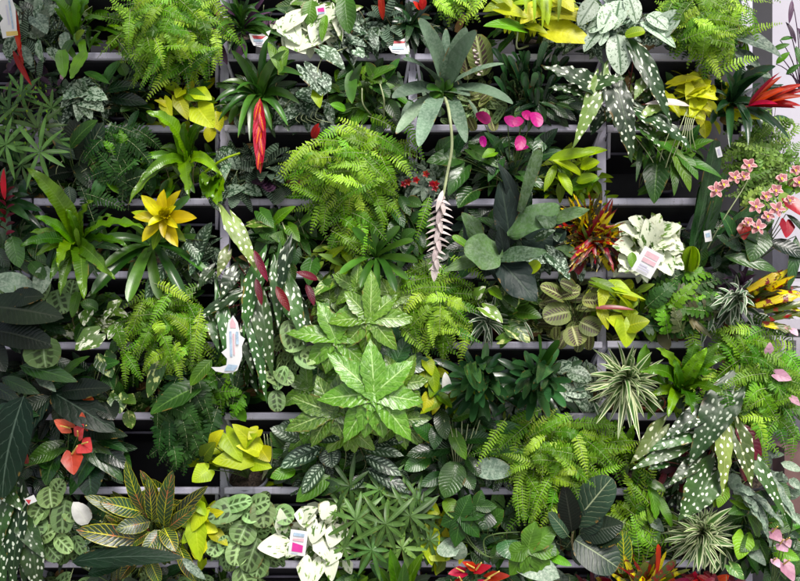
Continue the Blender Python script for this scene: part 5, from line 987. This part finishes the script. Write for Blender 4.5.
for k in range(7): p.St.tube([P(456, 478, 0), P(452 + k * 3, 450, .08), P(444 + k * 6, 420 + 4 * (k % 3), .1)], .0016, .0012, 'stempale')
p.done()
p = Plant('calathea', 'plant', 'silver ribbed leaf lying over a dark pot left of the lower right lime fern', 502, 476, pot='potdark', r=.05); p.under = 6
p.lf(474, 468, .09, 514, 472, .11, 22, 'ovate', 'silverleaf', True); p.clump(['aglao', 'spath'], 498, 470, 22, 14, 10, 22, 12, 'ovate', d0=-.0, dep=.05); p.done()
p = Plant('boston_fern', 'fern', 'spreading lime fern at the lower right above the dark round leaved fig', 556, 468)
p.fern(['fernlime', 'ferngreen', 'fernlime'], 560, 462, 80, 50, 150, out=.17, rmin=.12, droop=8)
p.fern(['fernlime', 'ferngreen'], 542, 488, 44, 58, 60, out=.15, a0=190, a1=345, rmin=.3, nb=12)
p.fern('fernlime', 568, 436, 66, 22, 26, out=.12, a0=-10, a1=190, rmin=.3, nb=0); p.done()
p = Plant('birds_nest_fern', 'fern', 'few bright leaves standing between the lower right fern and the spotted begonia', 622, 470)
p.rosette('bird', [(614, 420, 13.2), (634, 424, 12.0), (600, 448, 9.6), (646, 444, 9.6), (616, 440, 10.8)], cx=624, cy=462, wave=.32, up=.1); p.done()
p = Plant('spotted_begonia', 'begonia', 'white spotted begonia with dark red leaf backs at the lower right', 700, 474)
p.stem = 'stemred'
for a in ((734, 392, 688, 466, 38, 'beg', .25), (706, 412, 662, 440, 22, 'beg', .2), (722, 420, 722, 496, 22, 'beglight', .2), (736, 432, 752, 488, 21, 'beglight', -.3), (712, 474, 678, 522, 40, 'beg', .2), (662, 428, 630, 464, 20, 'beglight', .2), (682, 448, 630, 470, 17, 'beg', .2), (754, 456, 786, 520, 16, 'beg', .2), (700, 462, 668, 486, 18, 'beg', .3), (690, 430, 648, 452, 20, 'beg', -.2), (666, 462, 648, 470, 14, 'beg', .2)):
    p.lf(a[0], a[1], .13, a[2], a[3], .16, a[4], 'angel', a[5], True, wave=.14, asym=a[6], cols=6, seg=14, fold=.12)
for a in ((736, 424, 760, 462, 20), (668, 440, 690, 434, 9), (740, 468, 746, 482, 7)): p.lf(a[0], a[1], .12, a[2], a[3], .13, a[4], 'ovate', 'maroon', fold=.2)
p.clump('beg', 684, 476, 40, 28, 14, 36, 15, 'angel', d0=-.0, dep=.07, droop=.6)
p.clump('maroon', 672, 470, 26, 16, 7, 22, 9, 'lance', d0=.02, dep=.06); p.lf(722, 480, .08, 714, 508, .1, 14, 'heart', 'limegreen', True); p.lf(724, 490, .1, 718, 508, .11, 14, 'heart', 'bright', True); p.done()
# ---- row 8 -------------------------------------------------------
p = Plant('spotted_begonia', 'begonia', 'darkest white spotted begonia in the bottom left corner', 16, 548)
for a in ((20, 452, 2, 502, 14), (22, 510, 14, 596, 24), (8, 500, -4, 560, 22), (34, 540, 40, 596, 28), (4, 486, 24, 512, 18), (24, 520, 46, 560, 22), (-2, 520, 6, 590, 22)): p.lf(a[0], a[1], .11, a[2], a[3], .13, a[4], 'angel', 'beg', True, wave=.12, asym=.2, cols=6, seg=14, fold=.12)
p.clump('beg', 14, 530, 26, 50, 12, 40, 16, 'angel', d0=0, dep=.07, droop=1); p.done()
p = Plant('swiss_cheese_plant', 'plant', 'grey green plant with dark slotted leaves left of the broad croton', 56, 548)
for a in ((50, 486, 52, 508, 26), (42, 504, 26, 528, 22), (44, 502, 34, 520, 24), (66, 500, 62, 534, 24), (66, 506, 78, 520, 18), (34, 518, 40, 536, 22), (46, 544, 60, 560, 18), (56, 536, 72, 552, 16), (40, 538, 56, 530, 18), (54, 494, 64, 480, 18)): p.lf(a[0], a[1], .09, a[2], a[3], .11, a[4], 'oval', 'mara', True, fold=.12)
p.clump('mara', 50, 524, 28, 34, 14, 22, 15, 'oval', d0=-.02, dep=.06)
for x in (50, 54, 57): p.St.tube([P(54, 552, 0), P(x, 530, .07), P(x, 508, .1)], .0016, .0013, 'stempale')
p.done()
p = Plant('peace_lily', 'plant', 'dark plant with one white hooded flower left of the croton', 84, 550, pot='terra', potxy=(72, 548))
p.lf(88, 524, .11, 73, 502, .12, 17, 'ovate', 'whitepet', True, rnd=.5); p.clump('dark', 92, 530, 18, 22, 10, 24, 11, 'lance', d0=-.02, dep=.06)
p.clump('aglaolight', 80, 542, 12, 10, 6, 15, 9, 'ovate', d0=.0, dep=.05); p.done()
p = Plant('alocasia', 'plant', 'long slate blue arrow leaf lying flat along the bottom left tray', 140, 600)
p.lf(72, 562, .12, 184, 558, .15, 21, 'ovate', 'aloc', True, fold=.1, cols=6, seg=14, face=(0, -1, 1)); p.lf(88, 574, .1, 120, 568, .11, 14, 'lance', 'aloc'); p.lf(182, 558, .13, 206, 580, .13, 9, 'lance', 'silverleaf')
p.clump(['mara', 'croton', 'dark'], 150, 584, 60, 14, 16, 24, 14, 'oval', d0=0, dep=.05); p.done()
p = Plant('lime_pothos', 'pothos', 'lime yellow leaves hanging between the croton and the pale spotted prayer plant', 205, 546)
for a in ((196, 522, 200, 562, 22, 'lime'), (204, 510, 192, 532, 18, 'lime'), (206, 516, 224, 512, 14, 'yellow'), (212, 532, 228, 546, 14, 'yellow'), (200, 542, 196, 560, 18, 'yellow'), (206, 526, 218, 532, 14, 'lime'), (198, 504, 206, 516, 12, 'limegreen'), (192, 532, 182, 544, 12, 'limegreen')): p.lf(a[0], a[1], .11, a[2], a[3], .12, a[4], 'heart', a[5], True, fold=.2)
p.clump(['limegreen', 'lime'], 202, 526, 18, 24, 10, 20, 12, 'heart', d0=0, dep=.07); p.done()
p = Plant('prayer_plant', 'plant', 'pale green prayer plant with dark blotches, lower centre left', 244, 550)
for a in ((244, 506, 208, 518, 26), (224, 508, 252, 500, 17), (250, 508, 270, 500, 20), (262, 500, 264, 528, 25), (248, 522, 238, 544, 27), (244, 512, 258, 520, 17), (258, 538, 246, 572, 24), (240, 540, 234, 566, 22), (276, 508, 292, 522, 20), (262, 552, 256, 578, 22), (220, 540, 210, 556, 18), (240, 566, 250, 590, 24), (284, 516, 278, 530, 16), (228, 552, 222, 536, 16)): p.lf(a[0], a[1], .1, a[2], a[3], .12, a[4], 'oval', 'mara', True, fold=.1, cols=6, seg=12)
p.clump('mara', 246, 534, 40, 36, 22, 24, 17, 'oval', d0=-.02, dep=.07); p.done()
p = Plant('white_pothos', 'pothos', 'white leaved pothos behind the card with a pink square', 316, 550)
for a in ((284, 546, 257, 548, 25), (282, 530, 280, 508, 15), (306, 512, 304, 528, 22), (330, 506, 322, 520, 22), (320, 540, 330, 562, 22), (336, 530, 330, 548, 20), (312, 562, 308, 590, 28), (330, 556, 332, 582, 18), (296, 546, 286, 558, 16), (318, 524, 312, 544, 20), (300, 518, 318, 508, 18), (338, 548, 326, 566, 16)): p.lf(a[0], a[1], .11, a[2], a[3], .125, a[4], 'heart', 'njoy', True, fold=.14)
p.clump(['njoy', 'njoy', 'njoygreen'], 322, 536, 24, 34, 22, 20, 14, 'heart', d0=0, dep=.08); p.done()
p = Plant('umbrella_sedge', 'plant', 'bush of pale green narrow leaf whorls at the bottom centre', 388, 548)
for (x, y, r, dd) in ((350, 486, 30, .1), (380, 490, 30, .1), (356, 520, 32, .15), (386, 524, 34, .16), (410, 516, 32, .14), (344, 548, 26, .12), (372, 550, 28, .14), (402, 548, 30, .13), (430, 540, 26, .1), (400, 498, 28, .1), (420, 516, 26, .12), (366, 502, 26, .08), (340, 506, 24, .08), (418, 500, 30, .1)):
    p.palmate(x, y, dd, r, 9, 'palm', w=.078, a0=0, a1=325, shape='lance', seg=6, jit=.22, sag=.35)
for k in range(10): x = p.R.uniform(345, 425); p.palmate(x, p.R.uniform(490, 560), .04, 28, 9, 'palm', w=.075, a0=0, a1=325, shape='lance', seg=5, sag=.2)
mb = p.flower('blossom')
for k in range(90):
    x, y = p.R.uniform(335, 430), p.R.uniform(488, 560); leaf(mb, P(x, y, .13), P(x + p.R.uniform(-2, 2), y - 3, .142), 2 * S, 'ovate', 'airy', R=p.R, seg=3, cols=2)
p.done()
p = Plant('dracaena', 'plant', 'upright broad strap leaves rising at the bottom edge under the whorls', 396, 610)
p.rosette('bright', [(390, 548, 14, .1), (404, 562, 13, .1), (424, 552, 13, .08), (378, 566, 10), (412, 574, 12)], cx=400, cy=600, d0=.06, shape='lance', cols=6, bow=.05)
p.rosette('mid', n=10, L=40, W=12, cx=400, cy=592, fwd=.04, layers=1); p.done()
p = Plant('lime_pothos', 'pothos', 'lime yellow leaves right of the pale whorls near the red anthurium', 436, 552, d=-.05)
for a in ((430, 528, 438, 552, 16, 'lime'), (432, 548, 450, 560, 22, 'lime'), (440, 556, 452, 548, 14, 'limegreen'), (430, 508, 440, 514, 14, 'lime'), (426, 540, 432, 566, 16, 'lime'), (448, 510, 450, 526, 14, 'limegreen')): p.lf(a[0], a[1], .08, a[2], a[3], .09, a[4], 'heart', a[5], True)
p.clump(['limegreen', 'yellow'], 438, 538, 18, 26, 10, 20, 12, 'heart', d0=0, dep=.05); p.done()
p = Plant('lobed_philodendron', 'philodendron', 'deep lobed green leaves on curving stems above the red anthurium', 486, 548)
for (x, y, r, n, m_) in ((460, 516, 30, 5, 'green'), (528, 548, 34, 7, 'green'), (476, 506, 22, 4, 'green')): p.palmate(x, y, .12, r, n, m_, w=.3, a0=-160, a1=70, sag=.1)
for a in ((446, 498, 456, 520, 16, 'bright'), (470, 520, 480, 502, 17, 'green'), (462, 506, 468, 530, 20, 'bright'), (490, 506, 482, 530, 22, 'mid'), (444, 540, 456, 556, 26, 'silverleaf'), (506, 540, 512, 560, 26, 'fatsiadark'), (510, 556, 560, 578, 28, 'silverleaf'), (524, 572, 546, 580, 18, 'mid'), (488, 524, 504, 510, 18, 'green'), (536, 536, 540, 560, 14, 'varieg'), (458, 560, 462, 542, 14, 'silverleaf'), (536, 540, 556, 556, 20, 'green'), (548, 556, 572, 566, 9, 'bright')): p.lf(a[0], a[1], .09, a[2], a[3], .12, a[4], 'ovate', a[5], True, fold=.14)
p.clump(['green', 'dark', 'mid'], 496, 530, 50, 32, 30, 26, 15, 'heart', d0=-.04, dep=.06)
for pts in (((458, 522), (470, 544), (486, 556), (508, 559)), ((486, 556), (484, 540), (496, 534), (520, 532)), ((486, 556), (474, 546), (466, 534))): p.St.tube([P(a, b, .07) for a, b in pts], .002, .0016, 'stem', 6)
p.done()
p = Plant('rubber_fig', 'plant', 'slate dark fig with big round pale veined leaves at the bottom right of centre', 574, 548)
for a in ((574, 524, 612, 478, 34, 'fig'), (580, 530, 602, 510, 24, 'fig'), (575, 540, 618, 568, 38, 'fig'), (572, 532, 564, 484, 22, 'rubber'), (580, 534, 624, 524, 26, 'rubber'), (568, 536, 548, 512, 18, 'fig'), (594, 540, 622, 538, 20, 'rubber')): p.lf(a[0], a[1], .1, a[2], a[3], .13, a[4], 'oval' if a[4] > 30 else 'ovate', a[5], True, fold=.1, cols=6, seg=14)
p.St.tube([P(574, 552, 0), P(572, 540, .06), P(574, 526, .1)], .004, .003, 'stemtan', 7); p.done()
p = Plant('boston_fern', 'fern', 'small lime fern wedged between the slate fig and the spotted begonia', 640, 544)
p.fern(['fernlime', 'ferngreen'], 638, 500, 34, 44, 34, out=.12, rmin=.3, droop=4, a0=0, a1=360)
for a in ((650, 486, 656, 520, 11, 'bright'), (656, 494, 672, 528, 10, 'bird'), (646, 480, 666, 492, 10, 'bird'), (652, 500, 650, 524, 12, 'bright')): p.lf(a[0], a[1], .1, a[2], a[3], .12, a[4], 'strap', a[5], wave=.2)
p.done()
p = Plant('caladium', 'plant', 'dull green speckled leaves under the small lime fern at the bottom right', 630, 550)
for a in ((640, 528, 624, 548, 18, 'varieg'), (650, 530, 656, 546, 18, 'varieg'), (636, 530, 640, 512, 16, 'varieg'), (652, 520, 664, 532, 12, 'silverleaf')): p.lf(a[0], a[1], .08, a[2], a[3], .09, a[4], 'heart', a[5], True)
p.clump(['varieg', 'green'], 642, 532, 24, 16, 14, 18, 12, 'heart', d0=-.02, dep=.06); p.done()
p = Plant('spider_plant', 'plant', 'fine cream striped spider plant in the lower right corner', 706, 552)
p.rosette('spider', n=80, L=42, W=4.2, shape='lance', cx=700, cy=536, fwd=.09, layers=3, bow=.14, up=.03, d0=.03)
p.rosette('spider', [(732, 508, 9, .12), (698, 572, 8, .14), (704, 520, 8, .12), (664, 540, 5), (735, 546, 7)], cx=702, cy=540, d0=.08); p.done()
p = Plant('pothos', 'pothos', 'leafy green heart leaved plant right of the fine spider plant', 752, 550)
for a in ((744, 536, 738, 560, 22, 'bright'), (754, 540, 740, 552, 18, 'green'), (750, 550, 766, 566, 14, 'silverleaf'), (760, 530, 748, 516, 20, 'green'), (744, 508, 728, 514, 14, 'green'), (776, 488, 790, 500, 20, 'green'), (772, 500, 752, 494, 16, 'green'), (736, 500, 760, 512, 14, 'bright'), (778, 552, 800, 560, 16, 'bright'), (730, 566, 744, 580, 14, 'varieg')): p.lf(a[0], a[1], .09, a[2], a[3], .11, a[4], 'heart', a[5], True)
p.clump(['green', 'mid', 'dark'], 758, 538, 42, 34, 30, 26, 15, 'heart', d0=-.03, dep=.07); p.done()
p = Plant('blue_star_fern', 'fern', 'wavy frosted grey green lobes hanging under the right hand fern', 748, 480, d=-.02)
for a in ((740, 490, 766, 530, 9), (746, 488, 784, 528, 8), (752, 492, 770, 548, 8), (736, 486, 756, 496, 9), (760, 476, 806, 536, 12), (764, 470, 796, 524, 9), (744, 500, 758, 512, 10), (756, 508, 742, 496, 8)): p.lf(a[0], a[1], .1, a[2], a[3], .13, a[4], 'strap', 'silverleaf', wave=.4, wf=2.2, curl=.3)
p.done()
p = Plant('anthurium', 'anthurium', 'anthurium with soft pink flowers in the bottom right corner', 778, 552, pot='potgrey')
p.clump(['anth', 'mid'], 782, 566, 26, 26, 14, 26, 15, 'heart', d0=-.02, dep=.05)
for a in ((772, 532, 782, 542, 14), (780, 544, 788, 552, 13), (784, 564, 794, 582, 16), (774, 560, 780, 568, 9), (786, 540, 790, 548, 9)): p.spathe(a[0], a[1], .12, a[2], a[3], .14, a[4], 'pinkpale', frm=P(770, 590, .06))
p.done()
# ---- row 9: only the tops of these rise into view ---------------
p = Plant('anthurium', 'anthurium', 'anthurium with bright red flowers at the bottom edge of the centre', 478, 604)
for a in ((464, 572, 448, 574, 12), (474, 568, 462, 562, 9), (476, 570, 492, 566, 10), (488, 578, 510, 576, 12), (480, 584, 496, 592, 12), (462, 582, 452, 592, 12)): p.spathe(a[0], a[1], .13, a[2], a[3], .15, a[4], 'redanth')
p.clump('anth', 480, 590, 44, 16, 16, 28, 17, 'heart', d0=-.02, dep=.06); p.done()
p = Plant('croton', 'croton', 'red and yellow narrow croton leaves at the bottom edge right of the fig', 640, 606)
for k in range(34):
    a = math.radians(p.R.uniform(20, 165)); q = p.R.uniform(24, 58); p.lf(642 + p.R.uniform(-10, 10), 592, .03, 642 + math.cos(a) * q, 598 - math.sin(a) * q, p.R.uniform(.05, .11), p.R.uniform(6, 9), 'strap', 'crotonyel' if k % 2 else 'crotonred', wave=.25, fold=.35)
p.lf(650, 586, .1, 676, 560, .12, 9, 'spoon', 'crotonyel'); p.lf(634, 584, .1, 648, 562, .12, 8, 'spoon', 'crotonyel'); p.lf(656, 576, .1, 658, 544, .12, 6, 'spoon', 'redbract')
p.lf(622, 574, .08, 622, 530, .1, 17, 'oval', 'croton'); p.done()
p = Plant('coleus', 'plant', 'crimson leaves just showing along the bottom edge at the right', 704, 606)
p.clump(['maroon', 'redbract'], 706, 586, 40, 10, 16, 20, 11, 'ovate', d0=0, dep=.07); p.clump('mid', 710, 600, 40, 10, 10, 24, 12, 'ovate', d0=0, dep=.04); p.done()
p = Plant('bromeliad', 'bromeliad', 'thin crimson leaf ends at the bottom edge under the slate fig', 596, 606)
p.rosette('maroon', n=16, L=36, W=6, cx=594, cy=600, fwd=.05, shape='lance'); p.done()
p = Plant('prayer_plant', 'plant', 'grey green leaf tips along the bottom edge at the left', 60, 606)
p.clump(['mara', 'dark'], 52, 600, 60, 20, 16, 26, 15, 'oval', d0=-.02, dep=.05); p.done()
p = Plant('pothos', 'pothos', 'green leaf tips on the bottom edge under the white leaved pothos', 350, 606)
p.clump(['bright', 'green'], 340, 586, 40, 12, 14, 24, 17, 'heart', d0=-.02, dep=.06); p.done()
p = Plant('pothos', 'pothos', 'pale leaf tips on the bottom edge under the blotched prayer plant', 220, 606)
p.clump(['mara', 'green', 'dark'], 226, 590, 40, 10, 10, 24, 15, 'heart', d0=-.02, dep=.05); p.done()
p = Plant('pothos', 'pothos', 'dark leaf tips on the bottom edge under the lobed philodendron', 546, 606)
p.clump(['anth', 'silverleaf', 'dark'], 546, 592, 44, 14, 14, 26, 15, 'heart', d0=-.02, dep=.05); p.done()
# =================================================================== CARDS AND TAGS
def card(name, label, x, y, d, w, h, ang, paints, shape=None, tilt=.2):
    e = empty(name, P(x, y, d)); tagp(e, label, 'plant tag', None)
    o = e.location.copy(); R_ = Matrix.Rotation(-math.radians(ang), 3, 'Y') @ Matrix.Rotation(tilt, 3, 'X')
    def poly(pts, mat, off, nm, par):
        mb = MB(); vs = [R_ @ Vector((a * S, -off, -b * S)) + o for a, b in pts]; n = len(vs)
        bk = [R_ @ Vector((a * S, -off + .0006, -b * S)) + o for a, b in pts]
        mb.add(vs + bk, [tuple(range(n - 1, -1, -1)), tuple(range(n, 2 * n))] + [(i, (i + 1) % n, n + (i + 1) % n, n + i) for i in range(n)], mat)
        return mb.build(nm, par, o, smooth=False)
    pts = shape or [(-w / 2, -h / 2), (w / 2, -h / 2), (w / 2, h / 2), (-w / 2, h / 2)]
    b = poly(pts, 'paper', 0, 'card', e)
    for k, (ps, mt) in enumerate(paints): poly(ps, mt, .0009 + .0008 * k, 'print', b)
def rect(a, b, c, d): return [(a, b), (c, b), (c, d), (a, d)]
def lines(x0, x1, y0, dy, n, mt, seed=1):
    r = random.Random(seed); return [(rect(x0, y0 + i * dy, x0 + (x1 - x0) * r.uniform(.6, 1), y0 + i * dy + dy * .45), mt) for i in range(n)]
fish = [(2, -27), (6, -20), (8, -8), (12, -5), (9, 2), (9, 12), (6, 20), (4, 25), (0, 27), (-6, 28), (-16, 26), (-20, 22), (-12, 22), (-6, 20), (-5, 14), (-10, 8), (-5, 4), (-5, -8), (-3, -20)]
card('fish_card', 'white fish shaped card clipped among the spotted begonia leaves', 232, 344, .21, 20, 54, 0, [([(1, -25), (4, -19), (4, -15), (-1, -15), (-1, -20)], 'inkpale'), (rect(-2, -12, 0, 12), 'inkblue'), (rect(1.2, -10, 2.4, 10), 'inkpale'), ([(-4, 19), (5, 20), (1, 25), (-8, 25)], 'inkblue'), (rect(4, -12, 6.5, 0), 'inkblue')], fish)
card('plant_card', 'white card with a pale pink print in the white leaved pothos', 648, 262, .16, 20, 26, -28, [(rect(-6, -9, 7, -4), 'inkpale'), (rect(-6, -2.5, 7, 1.5), 'inkpale'), *lines(-6, 6, 4, 2.2, 3, 'rack')], [(-10, -12), (10, -12), (10, 13), (-10, 13)])
card('plant_card', 'white card with a bright pink square over the pale prayer plant', 298, 543, .19, 16, 25, -8, [([(-5, 0), (5, 2), (5, 9), (-5, 9)], 'inkpink'), ([(-5, -4), (5, -5), (5, -2), (-5, -2)], 'inkpale'), (rect(-5, -10, 5, -7), 'inkblue'), *lines(-5, 4, 10, 1.4, 1, 'inkblue')])
card('plant_card', 'white and yellow card at the top left corner', 8, 16, .13, 14, 40, 4, [([(-4, 14), (7, 14), (7, 18), (-4, 18)], 'inkyel'), (rect(2.5, -14, 4, 12), 'inkblue'), (rect(-.5, -10, .6, 8), 'rack')], [(-7, -20), (5, -20), (8, -6), (6, 18), (-8, 20), (-9, 6), (-5, 2), (-8, -4)])
star_ = [(-11, -6), (-1, -5), (10, -10), (7, 0), (10, 9), (1, 9), (-6, 7), (-9, 1)]
card('plant_card', 'white card printed with a red leaved plant on the top tray by the dark tuft', 260, 39, .06, 20, 18, 0, [([(-8, -4), (4, -3), (8, -6), (2, 0), (-6, 0)], 'inkred'), ([(-6, 0), (4, 1), (2, 4), (-6, 3)], 'inkblue'), *lines(-4, 5, 4, 2, 2, 'rack')], star_, tilt=-.3)
card('plant_card', 'white card with a red strip on the top tray at the centre', 398, 46, .06, 20, 18, 2, [([(-8, -6), (8, -5), (6, -3), (-8, -3)], 'inkred'), ([(-6, 0), (6, 0), (6, 4), (-6, 4)], 'inkblue'), *lines(-6, 6, 5.5, 1.6, 1, 'rack')], star_, tilt=-.3)
card('plant_card', 'tiny pink and blue tag tucked in the top white pothos', 321, 10, .14, 9, 8, 10, [([(-3, -2), (3, -2), (3, 2), (-3, 1)], 'inkpink'), (rect(-3, 2.2, 3, 3.4), 'inkblue')])
card('plant_card', 'small blank white tag stuck to the tall orchid leaf', 719, 152, .115, 5, 10, 18, [(rect(-1, -3, 1, 3), 'rack')])
card('plant_card', 'small blue card on the top tray under the grey bromeliad tips', 402, 48, .05, 10, 10, 0, [(rect(-3, -3, 3, 0), 'inkblue')])
card('plant_card', 'pointed orange and white tag low in the left corner by the slotted leaves', 31, 500, .12, 9, 9, 30, [([(-4, -3), (0, 0), (-4, 3)], 'inkred')], [(-5, -4), (5, -3), (4, 4), (-5, 3)])
card('plant_card', 'pale square tag among the orchid roots', 708, 236, .07, 7, 11, 12, [(rect(-2, -3, 2, 1), 'inkblue')])
